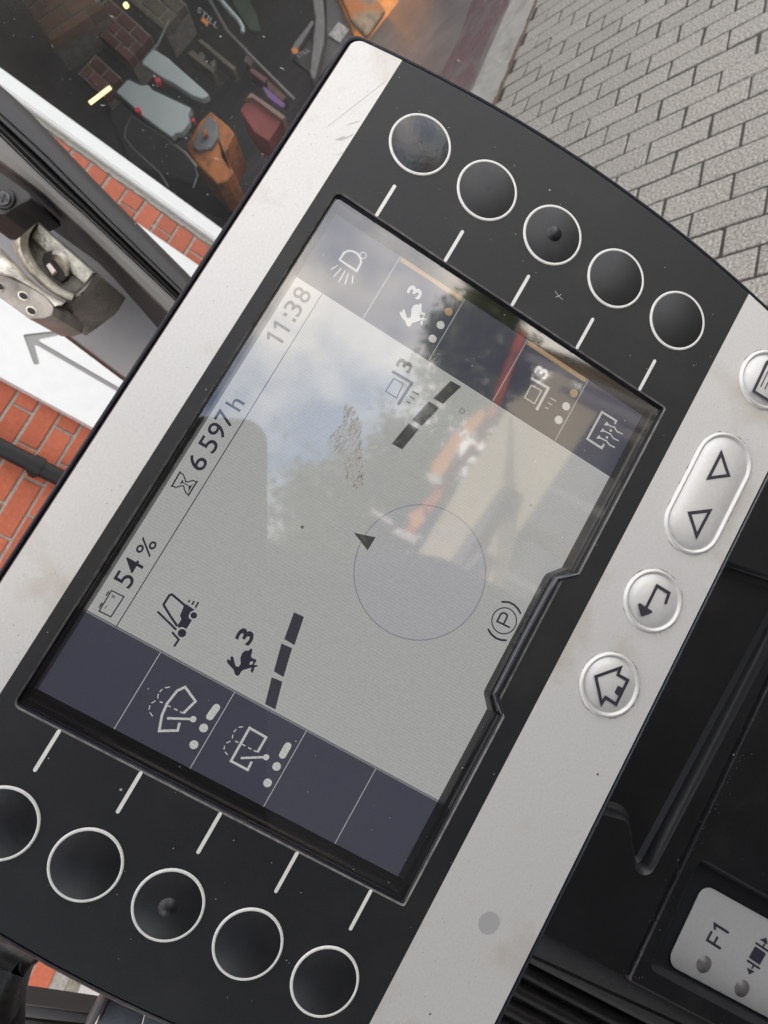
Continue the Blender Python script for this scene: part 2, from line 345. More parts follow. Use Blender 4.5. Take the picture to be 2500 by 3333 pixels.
L_ = [(2.2 + i * .25, 1.62 * HG + .02 * math.sin(i * 1.7) + random.uniform(-.01, .01)) for i in range(segs)]; R_ = [(x, 1.90 * HG + .05 * math.sin(i * 1.1) + random.uniform(-.02, .02)) for i, (x, _) in enumerate(L_)]
st.add(*loft([[(x, y, .004) for x, y in L_], [(x, y, .004) for x, y in R_]], closed=False))
st.build('red_floor_stripe', patchy('worn_red_paint', (0.165, 0.085, 0.10), 3.0, 0.30, 0.8, (1.0, 2.0, 1), 0.3), HALLF, GRD)
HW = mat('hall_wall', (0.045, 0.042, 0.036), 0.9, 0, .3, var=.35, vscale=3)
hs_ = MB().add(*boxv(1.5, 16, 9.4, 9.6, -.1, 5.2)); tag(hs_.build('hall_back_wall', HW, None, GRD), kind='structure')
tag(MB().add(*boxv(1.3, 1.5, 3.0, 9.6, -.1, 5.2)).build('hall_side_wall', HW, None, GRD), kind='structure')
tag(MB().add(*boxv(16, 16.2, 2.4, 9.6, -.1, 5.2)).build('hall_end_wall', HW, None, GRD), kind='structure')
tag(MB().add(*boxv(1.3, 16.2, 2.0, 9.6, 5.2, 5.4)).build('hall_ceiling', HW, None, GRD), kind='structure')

# ------------------------------------------------------------------ brick wall with white door frame
WROT = Matrix((M @ HV, M @ -NW, M @ UW)).transposed()
WR = thing('brick_wall', WALL((0.2, 0, -0.33)), 'red brick outer wall with pale mortar joints beside the hall door', 'wall')
MORT = mat('mortar', (0.28, 0.265, 0.235), 0.95, 0, .2, bump=.7, bscale=220, var=.25, vscale=90)
MB().add(*boxv(-0.40, 0.731, 0.006, 0.25, -0.306, 0.40)).build('mortar_backing', MORT, WR, WALL)
btm = bpy.data.materials.new('far_brickwork'); btm.use_nodes = True; t = btm.node_tree
bt = N(t, 'ShaderNodeTexBrick'); bt.inputs['Color1'].default_value = (.36, .115, .065, 1); bt.inputs['Color2'].default_value = (.28, .085, .05, 1); bt.inputs['Mortar'].default_value = (.34, .32, .29, 1)
bt.inputs['Scale'].default_value = 1; bt.inputs['Brick Width'].default_value = .214; bt.inputs['Row Height'].default_value = .076; bt.inputs['Mortar Size'].default_value = .005
tcn = N(t, 'ShaderNodeTexCoord'); sx = N(t, 'ShaderNodeSeparateXYZ'); cb = N(t, 'ShaderNodeCombineXYZ'); t.links.new(tcn.outputs['Object'], sx.inputs[0]); t.links.new(sx.outputs[0], cb.inputs[0]); t.links.new(sx.outputs[2], cb.inputs[1])
t.links.new(cb.outputs[0], bt.inputs['Vector']); t.links.new(bt.outputs['Color'], t.nodes['Principled BSDF'].inputs['Base Color']); t.nodes['Principled BSDF'].inputs['Roughness'].default_value = .9
MB().add(*boxv(-3.2, -0.402, 0.0, 0.25, -0.34, 2.8)).build('wall_left_run', btm, WR, WALL)
MB().add(*boxv(-0.40, 0.757, 0.0, 0.25, 0.402, 2.8)).build('wall_upper_run', btm, WR, WALL)
MB().add(*boxv(0.759, 3.2, 0.0, 0.25, 0.75, 2.8)).build('wall_over_door', btm, WR, WALL)
MB().add(*boxv(3.202, 4.2, 0.0, 0.25, -0.34, 2.8)).build('wall_right_run', btm, WR, WALL)
PL_ = mat('plinth_cement', (0.19, 0.17, 0.135), 0.95, 0, .2, bump=.8, bscale=120, var=.4, vscale=45)
MB().add(*boxv(-0.40, 0.731, -0.004, 0.25, -0.329, -0.3065)).build('cement_fillet', PL_, WR, WALL)
pv = MB().add(*boxv(-1.6, 0.5, 1.25, 1.592 * HG + .02, -.05, 0.010)); slab = tag(pv.build('wall_footing', mat('footing_concrete', (0.40, 0.40, 0.385), 0.9, 0, .3, bump=.5, bscale=200, var=.25, vscale=160), None, GRD), kind='structure')
BR = mat('red_brick', (0.36, 0.10, 0.056), 0.88, 0, .25, bump=.5, bscale=170, var=.13, vscale=60, rnd=.12, dirt=(0.45, 0.165, 0.10), dscale=70, dpos=(.58, .8), detail=6)
PH, PLn = 0.0293 * DW, 0.0823 * DW
bmsh = {}
def brick(hc, uc, wd, parent=WR, m=BR, nm='brick'):
    key = (round(wd, 3), m.name, rng.randrange(4))
    if key not in bmsh: bmsh[key] = brick_mesh('brick', m, wd, PH - .0105, .09, .0035, .0018, key[2] + 50)
    inv = parent.matrix_basis.inverted()
    loc = WALL((hc, rng.uniform(-.0015, .0015), uc)); rot = WROT @ Matrix.Rotation(math.pi / 2, 3, 'X')
    o = bpy.data.objects.new(nm, bmsh[key]); COL.objects.link(o); o.parent = parent; o.matrix_basis = inv @ Matrix.Translation(loc) @ rot.to_4x4(); return o
nbr = 0
for k in range(-11, 13):
    u0 = .0045 + .0293 * k; uc = u0 + .01465
    if uc < -.303: continue
    ph = .324 if (k % 2 == 1 or k == 2) else .2805
    if k in (2, 0): ph = .324
    ph = .324 if k % 2 == 0 else .2805
    for i in range(-9, 7):
        h0, h1 = ph + .0823 * i, ph + .0823 * (i + 1)
        if k % 2: pass
        h0c, h1c = max(h0, -.395), min(h1, .722)
        if h1c - h0c < .012: continue
        if h0c > .352 and h1c < .660: continue                      # hidden behind the white board
        if .722 - h1c < .012: h1c = .722
        brick((h0c + h1c) / 2, uc, (h1c - h0c) * DW - .0105); nbr += 1
FRW = mat('white_frame_paint', (0.60, 0.605, 0.60), 0.35, 0, .5, bump=.03, bscale=60, var=.03, vscale=20)
DF = thing('door_frame', WALL((.745, -.02, -.325)), 'white door jamb between the brick wall and the dark hall', 'door frame')
MB().add(*boxv(.7305, .757, -.02, .10, -.325, .745)).build('jamb', FRW, DF, WALL)
MB().add(*boxv(.7265, .7302, -.006, .05, -.325, .745)).build('jamb_seal', mat('grey_sealant', (.22, .21, .19), .8, var=.3, vscale=60), DF, WALL)
MB().add(*boxv(.7335, .7545, -.0235, -.0205, -.32, .74)).build('jamb_face', FRW, DF, WALL)
MB().add(*boxv(.757, 3.2, -.02, .10, .72, .745)).build('lintel', FRW, DF, WALL)
sm = MB(); rr = random.Random(5); pts0 = []; pts1 = []
for i in range(60):
    u = -.05 + i * .0075; pts0.append((.7268, -.004, u)); pts1.append((.7215 + rr.uniform(-.0018, .0012), -.002, u))
sm.add(*loft([pts0, pts1], closed=False)); sm.build('mortar_smear', MORT, WR, WALL)

# white board with an engraved arrow
WB = thing('white_board', WALL((.5, -.03, -.30)), 'glossy white board with an engraved arrow fixed on the brick wall', 'board')
WBM = mat('white_board_gloss', (0.60, 0.605, 0.605), 0.3, 0, .5, bump=.02, bscale=30, var=.03, vscale=25, dirt=(.45, .43, .40), dscale=110, dpos=(.70, .78))
ax, wv_, bt_ = .4135, .0036, -.10
arrow = [(-wv_, bt_), (-wv_, .1075), (-.0255, .0885), (-.0305, .0935), (0, .1245), (.0305, .0935), (.0255, .0885), (wv_, .1075), (wv_, bt_)]
arrow = rounded([(ax + x, y) for x, y in arrow], .002, 4)
bo = rounded([(.3445, -.30), (.6685, -.30), (.6685, .40), (.3445, .40)], .004, 4)
sw = lambda f: (lambda p: f((p[0], p[2], p[1])))
V, Fs = fill([ccw(bo), ccw(arrow)], -.032); MB().add(V, Fs).build('board_face', WBM, WB, sw(WALL))
V, Fs = loft([[(x, y, -.032) for x, y in ccw(bo)], [(x, y, 0.0) for x, y in ccw(bo)]]); MB().add(V, Fs).build('board_edge', WBM, WB, sw(WALL))
gm = mat('arrow_groove', (0.25, 0.25, 0.24), 0.6)
V, Fs = loft([[(x, y, -.032) for x, y in ccw(arrow)], [(x, y, -.026) for x, y in inset(ccw(arrow), .0008)]]); MB().add(V, Fs).build('groove_wall', gm, WB, sw(WALL))
MB().add(*fill([inset(ccw(arrow), .0008)], -.026)).build('engraved_arrow', gm, WB, sw(WALL))

# black downpipe
DP = thing('downpipe', WALL((.2565, -.06, -.32)), 'black downpipe running up the brick wall', 'pipe')
BLKM = mat('black_pipe_paint', (0.008, 0.008, 0.008), 0.5, 0, .3)
MB().add(*tube([WALL((.2570, -.055, -.32)), WALL((.2570, -.055, .04)), WALL((.2570, -.055, .6))], .030, 20)).build('pipe', BLKM, DP, smooth=60)
MB().add(*tube([WALL((.2570, -.055, .018)), WALL((.2570, -.055, .032))], .036, 20)).build('pipe_collar', BLKM, DP, smooth=60)
MB().add(*boxv(.245, .250, -.05, 0.0, .021, .029)).build('pipe_bracket', BLKM, DP, WALL)

# ------------------------------------------------------------------ cab window post, pane and hinge
FWD = (M @ (RM.transposed() @ Vector((0, 0, 1)))).normalized()
def pxprism(b, poly, depth, th, bev=0.0, bevd=None):
    """Solid block whose near face has the surveyed outline at a given depth, extruded away from the viewer."""
    poly = ccw(poly); bevd = bevd if bevd is not None else bev * depth / F_PX
    rings = []
    if bev: rings.append([at(x, y, depth) for x, y in inset(poly, bev)]); rings.append([at(x, y, depth) + FWD * bevd * .3 for x, y in inset(poly, bev * .3)])
    rings.append([at(x, y, depth) + FWD * (bevd if bev else 0) for x, y in poly]); rings.append([at(x, y, depth) + FWD * th for x, y in poly])
    n = len(poly); V = [tuple(p) for r in rings for p in r]; F = []
    for k in range(len(rings) - 1):
        for i in range(n): F.append((k * n + i, k * n + (i + 1) % n, (k + 1) * n + (i + 1) % n, (k + 1) * n + i))
    F.append(tuple(range(n))); F.append(tuple((len(rings) - 1) * n + i for i in reversed(range(n)))); b.add(V, F); return b
def resample(l, n):
    d = [0]
    for a, c in zip(l, l[1:]): d.append(d[-1] + math.hypot(c[0] - a[0], c[1] - a[1]))
    out = []
    for i in range(n):
        s = d[-1] * i / (n - 1); k = max(j for j in range(len(d) - 1) if d[j] <= s + 1e-9); t = (s - d[k]) / (d[k + 1] - d[k]); out.append((l[k][0] + t * (l[k + 1][0] - l[k][0]), l[k][1] + t * (l[k + 1][1] - l[k][1])))
    return out
def strip(name, lines_d, m, parent, n=14, smooth=35):
    """Long moulded profile lofted through surveyed edge lines, each at its own depth."""
    rings = [[tuple(at(x, y, dd)) for x, y in resample(l, n)] for l, dd in lines_d]
    return fixn(MB().add(*loft(rings, closed=False)).build(name, m, parent, smooth=smooth))
E5 = [(-120, 185), (0, 283), (72, 346), (219, 500), (312, 600), (597, 884), (760, 1050)]
E4 = [(-120, 268), (0, 371), (143, 500), (350, 711), (570, 926), (740, 1092)]
E3 = [(-120, 318), (0, 435), (65, 500), (165, 600), (275, 695), (548, 951), (720, 1115)]
E2 = [(-120, 448), (0, 533), (139, 632), (270, 750), (519, 994), (690, 1160)]
E1 = [(-120, 500), (0, 600), (126, 715), (338, 868), (489, 1040), (640, 1215)]
E0 = [(-120, 850), (0, 935), (148, 1036), (386, 1215), (560, 1345)]
def shift(l, dx, dy): return [(x + dx, y + dy) for x, y in l]
def between(a, b, t, n=14):
    return [(p[0] + (q[0] - p[0]) * t, p[1] + (q[1] - p[1]) * t) for p, q in zip(resample(a, n), resample(b, n))]
CW = thing('cab_window_frame', at(470, 1060, .62), 'dark grey cab window post with black rubber seal and dusty pane', 'window frame')
PG = mat('grey_trim_plastic', (0.17, 0.165, 0.168), 0.55, 0, .5, bump=.12, bscale=700, var=.05, vscale=40)
PD = mat('dark_post_paint_and_shade', (0.016, 0.0155, 0.015), 0.58, 0, .5, bump=.08, bscale=500, var=.08, vscale=30)
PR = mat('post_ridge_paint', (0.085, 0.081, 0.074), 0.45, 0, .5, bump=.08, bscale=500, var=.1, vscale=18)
RUB = mat('black_rubber', (0.009, 0.009, 0.009), 0.38, 0, .45, bump=.15, bscale=300)
strip('trim_panel', [(E0, .640), (between(E0, E1, .02), .632), (between(E0, E1, .5), .630), (E1, .632)], PG, CW)
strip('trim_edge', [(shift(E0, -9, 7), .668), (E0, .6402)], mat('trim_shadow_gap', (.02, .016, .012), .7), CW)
strip('post_channel', [(E1, .631), (between(E1, E2, .25), .618), (between(E1, E2, .9), .572), (E2, .560)], PD, CW)  # shade of the channel is put into its dark colour
strip('post_ridge', [(E2, .5605), (between(E2, E3, .12), .552), (between(E2, E3, .5), .550), (between(E2, E3, .9), .553), (E3, .562)], PR, CW)
strip('rubber_seal', [(E3, .575), (between(E3, E4, .08), .558), (between(E3, E4, .3), .551), (between(E3, E4, .5), .5545), (between(E3, E4, .62), .560), (between(E3, E4, .72), .553), (between(E3, E4, .92), .553), (E4, .575)], RUB, CW)
strip('post_flange', [(E4, .578), (between(E4, E5, .06), .566), (between(E4, E5, .5), .570), (between(E4, E5, .93), .585), (E5, .60), (shift(E5, 4, -4), .66)], PD, CW)
PANE = pane_mat('cab_pane', 1.12, 0.0, (0.93, 0.945, 0.94), 0.02)
MB().add([tuple(at(x, y, .585)) for x, y in [(-260, 60), (-260, -500), (2900, -500), (2900, 1500), (1000, 1400)]], [(0, 1, 2, 3, 4)]).build('pane', PANE, CW)
rng = random.Random(21); ds = MB()
for i in range(380):
    x, y = rng.uniform(0, 1750), rng.uniform(-10, 760)
    if rng.random() < max(0, (x - 900) / 1300): continue
    r = rng.uniform(.6, 1.5) * (1.8 if rng.random() < .08 else 1); a = rng.uniform(0, 6.28)
    if rng.random() < .10:
        L_ = rng.uniform(6, 22); a = math.radians(rng.gauss(38, 25)); q = [(x, y), (x + L_ * math.cos(a), y + L_ * math.sin(a))]; wd = rng.uniform(.8, 1.8)
        nx, ny = -math.sin(a) * wd, math.cos(a) * wd; ds.add([tuple(at(px, py, .5845)) for px, py in [(q[0][0] - nx, q[0][1] - ny), (q[1][0], q[1][1]), (q[0][0] + nx, q[0][1] + ny)]], [(0, 1, 2)])
    else: ds.add([tuple(at(x + r * math.cos(a + k * 1.2566) * rng.uniform(.7, 1.2), y + r * math.sin(a + k * 1.2566), .5845)) for k in range(5)], [(0, 1, 2, 3, 4)])
tag(ds.build('pane_dust', mat('window_dust', (0.34, 0.34, 0.32), 0.95), CW), kind='stuff')
# moulded cap with its screw
zl = zone(0, 500, 700)
zp = lambda pts, z=zl: [z(*p) for p in pts]
CAPT = thing('screw_cap', at(40, 640, .54), 'small dark moulded cap with a cross screw on the cab post', 'cap')
fixn(pxprism(MB(), rounded(zp([(-200, 60), (0, 140), (222, 300), (245, 350), (140, 402), (35, 470), (-200, 470)]), 8), .535, .05, 7).build('cap_body', PD, CAPT, smooth=40))
fixn(pxprism(MB(), circ(zl(28, 342), 34, 28), .532, .01, 4).build('screw_recess', RUB, CAPT, smooth=40))
scw = fixn(pxprism(MB(), circ(zl(20, 342), 24, 24), .530, .01, 5).build('screw_head', mat('zinc_screw', (.06, .06, .06), .3, .6), CAPT, smooth=40))
b = MB()
for a in (.4, .4 + math.pi / 2):
    c = zl(20, 342); dx, dy = 13 * math.cos(a), 13 * math.sin(a); nx, ny = -dy * .2, dx * .2
    pxprism(b, [(c[0] - dx - nx, c[1] - dy - ny), (c[0] + dx - nx, c[1] + dy - ny), (c[0] + dx + nx, c[1] + dy + ny), (c[0] - dx + nx, c[1] - dy + ny)], .5295 - .0001 * a, .002)
b.build('screw_slot', RUB, scw)
# cast hinge
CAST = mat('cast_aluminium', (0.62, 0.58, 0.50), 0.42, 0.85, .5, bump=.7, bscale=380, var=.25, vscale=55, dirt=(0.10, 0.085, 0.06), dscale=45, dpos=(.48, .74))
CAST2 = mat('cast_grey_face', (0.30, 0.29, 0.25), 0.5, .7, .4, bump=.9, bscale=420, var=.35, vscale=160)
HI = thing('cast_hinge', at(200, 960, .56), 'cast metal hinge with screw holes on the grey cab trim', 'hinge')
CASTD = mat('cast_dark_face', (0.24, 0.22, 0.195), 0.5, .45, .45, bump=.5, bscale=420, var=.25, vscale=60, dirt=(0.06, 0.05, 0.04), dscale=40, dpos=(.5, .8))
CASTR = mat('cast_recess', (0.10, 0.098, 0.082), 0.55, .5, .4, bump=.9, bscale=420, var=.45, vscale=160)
hz = zone(0, 680, 340); hp = lambda pts: [hz(*p) for p in pts]
plate_top = hp([(-420, 860), (-150, 980), (0, 1050), (160, 1105), (330, 1170), (560, 1290), (740, 1410), (850, 1555)])
curve1 = hp([(-420, 420), (-150, 560), (40, 640), (140, 745), (290, 905), (420, 1060), (600, 1220), (800, 1370), (1050, 1482)])
curve1b = hp([(190, 555), (240, 700), (340, 870), (480, 1040), (640, 1195), (850, 1358), (1060, 1468), (1125, 1490)])
curve2 = hp([(600, 205), (500, 350), (450, 460), (455, 600), (520, 760), (620, 920), (760, 1070), (900, 1190), (1040, 1290), (1180, 1352)])
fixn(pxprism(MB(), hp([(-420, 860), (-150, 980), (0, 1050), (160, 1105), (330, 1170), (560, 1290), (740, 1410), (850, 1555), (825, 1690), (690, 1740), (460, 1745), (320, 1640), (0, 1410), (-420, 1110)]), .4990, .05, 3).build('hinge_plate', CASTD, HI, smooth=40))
strip('hinge_band', [(plate_top, .5005), (between(plate_top, curve1, .15), .4985), (between(plate_top, curve1, .45), .5015), (between(plate_top, curve1, .75), .508), (between(plate_top, curve1, .95), .517), (curve1, .528)], CAST, HI, 22, 60)
strip('hinge_collar', [(curve1b, .527), (between(curve1b, curve2, .08), .515), (between(curve1b, curve2, .3), .513), (between(curve1b, curve2, .7), .521), (between(curve1b, curve2, .95), .531), (curve2, .540)], CAST, HI, 22, 60)
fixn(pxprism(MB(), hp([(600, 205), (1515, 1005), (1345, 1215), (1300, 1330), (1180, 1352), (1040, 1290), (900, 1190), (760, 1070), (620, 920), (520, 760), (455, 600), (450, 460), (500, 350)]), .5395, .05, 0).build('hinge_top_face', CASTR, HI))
fixn(pxprism(MB(), hp([(610, 240), (1480, 1000), (1345, 1195), (1120, 1010), (1010, 700), (850, 660), (740, 690), (490, 450)]), .5365, .003, 6, .0015).build('hinge_top_ledge', CAST2, HI, smooth=40))
fixn(pxprism(MB(), hp([(690, 700), (860, 660), (1060, 800), (1110, 1010), (1060, 1100), (960, 1170), (840, 1080), (700, 900), (660, 800)]), .5358, .003, 4).build('hinge_socket', GAP, HI, smooth=40))
strip('socket_boss', [(hp([(840, 660), (930, 650), (1010, 690), (1080, 790), (1112, 900), (1100, 1060)]), .5362), (hp([(830, 720), (900, 715), (970, 760), (1030, 850), (1060, 930), (1070, 1060)]), .5300), (hp([(815, 810), (850, 800), (900, 850), (960, 930), (1010, 990), (1040, 1070)]), .5355)], CAST, HI, 12, 70)
fixn(pxprism(MB(), hp([(722, 895), (780, 848), (885, 985), (822, 1045)]), .5325, .004, 4).build('pin_flat', mat('worn_metal', (.58, .50, .47), .45, .3), HI))
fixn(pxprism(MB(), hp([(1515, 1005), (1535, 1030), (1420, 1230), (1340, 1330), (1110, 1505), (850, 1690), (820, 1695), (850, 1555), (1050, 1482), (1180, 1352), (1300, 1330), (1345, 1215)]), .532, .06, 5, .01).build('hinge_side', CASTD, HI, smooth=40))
for i, c in enumerate(((178, 1096), (240, 1212), (-8, 1022))):
    fixn(pxprism(MB(), [(zl(*c)[0] + 19 * math.cos(t) * .9 - 5 * math.sin(t), zl(*c)[1] + 13 * math.sin(t) + 9 * math.cos(t)) for t in [2 * math.pi * k / 20 for k in range(20)]], .4984, .002, 2).build('hole_rim', CAST, HI, smooth=40)); fixn(pxprism(MB(), [(zl(*c)[0] + 15 * math.cos(t) * .9 - 4 * math.sin(t), zl(*c)[1] + 9 * math.sin(t) + 7 * math.cos(t)) for t in [2 * math.pi * k / 20 for k in range(20)]], .4978, .002, 1).build('screw_hole', GAP, HI))

# ------------------------------------------------------------------ dashboard below the display
DZ = -4.0
def dp(px, py, z=DZ): q = pp(px, py, z); return (q.x, q.y)
kz = .42165
def dq(x, y, z=DZ): return dp(1900 + kz * x, 2400 + kz * y, z)
DASHM = mat('dash_plastic', (0.006, 0.006, 0.0068), 0.46, 0, .28, bump=.3, bscale=3000, var=.3, vscale=60, dirt=(0.018, 0.017, 0.016), dscale=70, dpos=(.58, .9))
DA = thing('dashboard', PW((1.0, -7.0, -6.5)), 'black moulded dashboard with a raised panel and groove under the display', 'dashboard', rot=M)
gy = (dq(1180, 0)[1] + dq(330, 1850)[1]) / 2; xl = dq(330, 1855)[0]
gy2 = (dq(1262, 0)[1] + dq(352, 1858)[1]) / 2
def pr(name, poly, z0, z1, bev, m=DASHM, parent=DA, smooth=45): return fixn(MB().add(*prism(poly, z0, z1, bev)).build(name, m, parent, PW, smooth))
pl = ccw(rounded([dq(430, 1235, DZ), dq(345, 650, DZ), dq(0, 560, DZ), dq(700, -1500, DZ), dq(1700, -1160, DZ)], [.22, .2, 0, 0, 0], 8))
upo = ccw(rounded([(xl, gy), (9.6, gy), (9.6, -1.7), (xl, -1.7)], .05))
pl = [(min(max(x, xl + .1), 9.4), min(max(y, gy + .1), -1.8)) for x, y in pl]
fixn(MB().add(*fill([upo, pl], DZ)).build('upper_panel', DASHM, DA, PW))
fixn(MB().add(*loft([[(x, y, DZ) for x, y in upo], [(x, y, DZ - .05) for x, y in inset(upo, -.04)], [(x, y, DZ - 1.3) for x, y in inset(upo, -.04)]])).build('upper_panel_edge', DASHM, DA, PW, 50))
REC = mat('recess_wall_highlight_plastic', (0.010, 0.011, 0.013), 0.38, 0, .40, bump=.15, bscale=2500)  # base lighter than the dash, to strengthen highlights on the recess walls
fixn(MB().add(*loft([[(x, y, DZ) for x, y in pl], [(x, y, DZ - .03) for x, y in inset(pl, .05)], [(x, y, DZ - .30) for x, y in inset(pl, .09)], [(x, y, DZ - .34) for x, y in inset(pl, .2)]])).build('tray_wall', REC, DA, PW, 60))
fixn(MB().add(*fill([inset(pl, .2)], DZ - .34)).build('tray_floor', DASHM, DA, PW))
kb = [dq(900, 925), dq(505, 1790), dq(1500, 2500), dq(1900, 1440)]
kx0, kx1 = dq(505, 1790)[0], dq(905, 930)[0]; ky1 = dq(900, 930)[1]
lower = [(xl, -16), (9.6, -16), (9.6, gy2), (xl, gy2)]
rec = rounded([(kx0, -15), (kx1, -15), (kx1, ky1), (kx0, ky1)], .16, 6)
fixn(MB().add(*fill([rounded(lower, .04), rec], DZ)).build('lower_panel', DASHM, DA, PW))
fixn(MB().add(*loft([[(x, y, DZ) for x, y in rec], [(x, y, DZ - .03) for x, y in inset(ccw(rec), .03)] if area(rec) > 0 else [(x, y, DZ - .03) for x, y in inset(rec, .03)], [(x, y, DZ - .33) for x, y in inset(rec, .13)], [(x, y, DZ - .335) for x, y in inset(rec, .6)]])).build('keypad_well', REC, DA, PW, 50))
fixn(MB().add(*loft([[(x, y, DZ) for x, y in rounded(lower, .04)], [(x, y, DZ - .05) for x, y in inset(rounded(lower, .04), -.05)], [(x, y, DZ - 1.2) for x, y in inset(rounded(lower, .04), -.05)]])).build('panel_lip', mat('panel_lip_plastic', (.012, .012, .014), .34, 0, .5, bump=.2, bscale=600), DA, PW, 50))
pr('groove_floor', [(xl, gy2 - .5), (9.6, gy2 - .5), (9.6, gy + .5), (xl, gy + .5)], DZ - 1.6, DZ - .6, 0, GAP)
# keypad
KP = mat('keypad_foil', (0.29, 0.29, 0.286), 0.5, .1, .5, bump=.15, bscale=2200, var=.04, vscale=1000, dirt=(.26, .245, .22), dscale=50, dpos=(.6, .85))
KZ = DZ - .27
def kq(x, y): return dp(1900 + kz * x, 2400 + kz * y, KZ)
kpx0, kpx1, kpy = kq(708, 1640)[0] - .26, kq(985, 1172)[0] + .02, kq(900, 1250)[1] + .07
kpx0 = kq(725, 1785)[0] - .02
pr('keypad_plate', rounded([(kpx0, -14), (kpx1, -14), (kpx1, kpy), (kpx0, kpy)], .24, 8), KZ - .02, KZ, .008, KP)
kp = [o for o in DA.children if o.name.startswith('keypad_plate')][0]
def kstroke(nm, pts, wd, z=.004, caps=True): return MB().add(*ribbon([kq(*p) for p in pts], wd, KZ + z, False, caps)).build(nm, INK, kp, PW)
b = MB()
for pts in ([(1052, 1628), (952, 1563), (985, 1502)], [(1003, 1596), (1030, 1545)]): b.add(*ribbon([kq(*p) for p in pts], .052, KZ + .004, False, True))
b.build('letter', INK, kp, PW)
MB().add(*ribbon([kq(*p) for p in [(1112, 1505), (1010, 1440), (1012, 1478)]], .052, KZ + .004, False, True)).build('digit', INK, kp, PW)
MB().add(*fill([ccw(rounded([kq(*p) for p in [(1322, 1610), (1408, 1668), (1358, 1758), (1272, 1698)]], .03))], KZ + .004)).build('load_square', INK, kp, PW)
kstroke('guide_line', [(1330, 1588), (1432, 1655)], .042); kstroke('guide_line', [(1265, 1723), (1355, 1783)], .042)
kstroke('arrow_shaft', [(1378, 1625), (1398, 1590)], .04, .004, False); kstroke('arrow_shaft', [(1312, 1758), (1295, 1785)], .04, .004, False)
MB().add(*fill([ccw([kq(*p) for p in [(1358, 1560), (1408, 1545), (1422, 1602)]])], KZ + .005)).build('arrow_head', INK, kp, PW)
MB().add(*fill([ccw([kq(*p) for p in [(1258, 1775), (1320, 1808), (1275, 1830)]])], KZ + .005)).build('arrow_head', INK, kp, PW)
LEDM = mat('led_lens', (0.10, 0.095, 0.093), 0.3, .1, .5)
for c in ((928, 1752), (1222, 1938)): MB().add(*dome(kq(*c), .165, .06, KZ + .002)).build('indicator_lens', LEDM, kp, PW, smooth=60)
# ledge and rubber bellows left of the dash
LG = mat('ledge_plastic', (0.014, 0.014, 0.0145), .5, 0, .5, bump=.2, bscale=700, var=.2, vscale=50)
pr('side_ledge', rounded([(xl - .75, -16), (xl - .03, -16), (xl - .03, -2.6), (xl - .75, -2.6)], .05), DZ - 2.2, DZ - .45, .12, LG)
BW = thing('rubber_bellows', PW((-4.0, -6.0, -8.0)), 'black ribbed rubber bellows beside the dashboard', 'bellows', rot=M)
for i in range(9):
    x = xl - 1.0 - i * .42
    MB().add(*tube([(x, -13, DZ - 1.9 - .05 * i), (x + .1, -7, DZ - 1.7 - .05 * i), (x + .2, -1.0, DZ - 1.7 - .05 * i)], [.17, .17, .17], 12)).build('bellows_rib', RUB, BW, PW, smooth=60)
pr('bellows_base', [(xl - 5.2, -14), (xl - .76, -14), (xl - .76, 0), (xl - 5.2, 0)], DZ - 3.0, DZ - 1.95, 0, GAP, BW)
pd_ = MB(); rng = random.Random(31)
for i in range(420):
    x, y = rng.uniform(-1, 9), rng.choice([rng.uniform(-11, -1.8), rng.gauss(gy - .1, .12)]); r = rng.uniform(.003, .009) * (1.8 if rng.random() < .05 else 1)
    z = DZ + .004
    if kx0 < x < kx1 and y < ky1: continue
    if y > gy + .1: continue
    pd_.add(*disc((x, y), r, z, 5))
tag(pd_.build('dash_dust', mat('grit', (0.17, 0.165, 0.155), .9), DA, PW), kind='stuff')
# mounting arm, slats and side trim at the lower left
z8 = zone(0, 2900, 500)
MA = thing('mounting_arm', PW((-4.5, 3.0, -5.0)), 'curved black bracket behind the lower left edge of the display', 'bracket', rot=M)
def q8(x, y, z): return dp(*z8(x, y), z)
ma = [q8(*p, -2.2) for p in [(-900, 300), (430, 800), (300, 925), (212, 1080), (158, 1215), (118, 1360), (90, 1500), (80, 1900), (-900, 1900)]]
pr('arm_body', rounded(ma, [0, .1, .2, .3, .3, .3, .3, 0, 0], 5), -2.9, -2.2, .22, RUB, MA)
SLT = mat('brown_black_slat', (.022, .018, .017), .5, 0, .5, var=.15, vscale=60)
for pts, z in (([(100, 1200), (990, 1328), (935, 1442), (95, 1350)], -5.2), ([(85, 1378), (935, 1475), (900, 1600), (60, 1500)], -5.4)):
    pr('slat', [q8(*p, z) for p in pts], z - .5, z, .03, SLT, MA)
pr('strut', [q8(*p, -4.6) for p in [(1098, 1122), (1170, 1166), (960, 1560), (880, 1530)]], -5.0, -4.6, .05, mat('strut_grey', (.075, .072, .072), .45, 0, .5), MA)
STR = mat('slate_panel', (.033, .037, .045), .42, 0, .5, bump=.1, bscale=300)
pr('side_trim', [q8(*p, -4.9) for p in [(1172, 1168), (1560, 1330), (1500, 1560), (1000, 1560)]], -5.6, -4.9, .04, STR, MA)
pr('side_trim', [q8(*p, -4.9) for p in [(1572, 1340), (2400, 1700), (2300, 1900), (1500, 1600)]], -5.6, -4.9, .04, STR, MA)

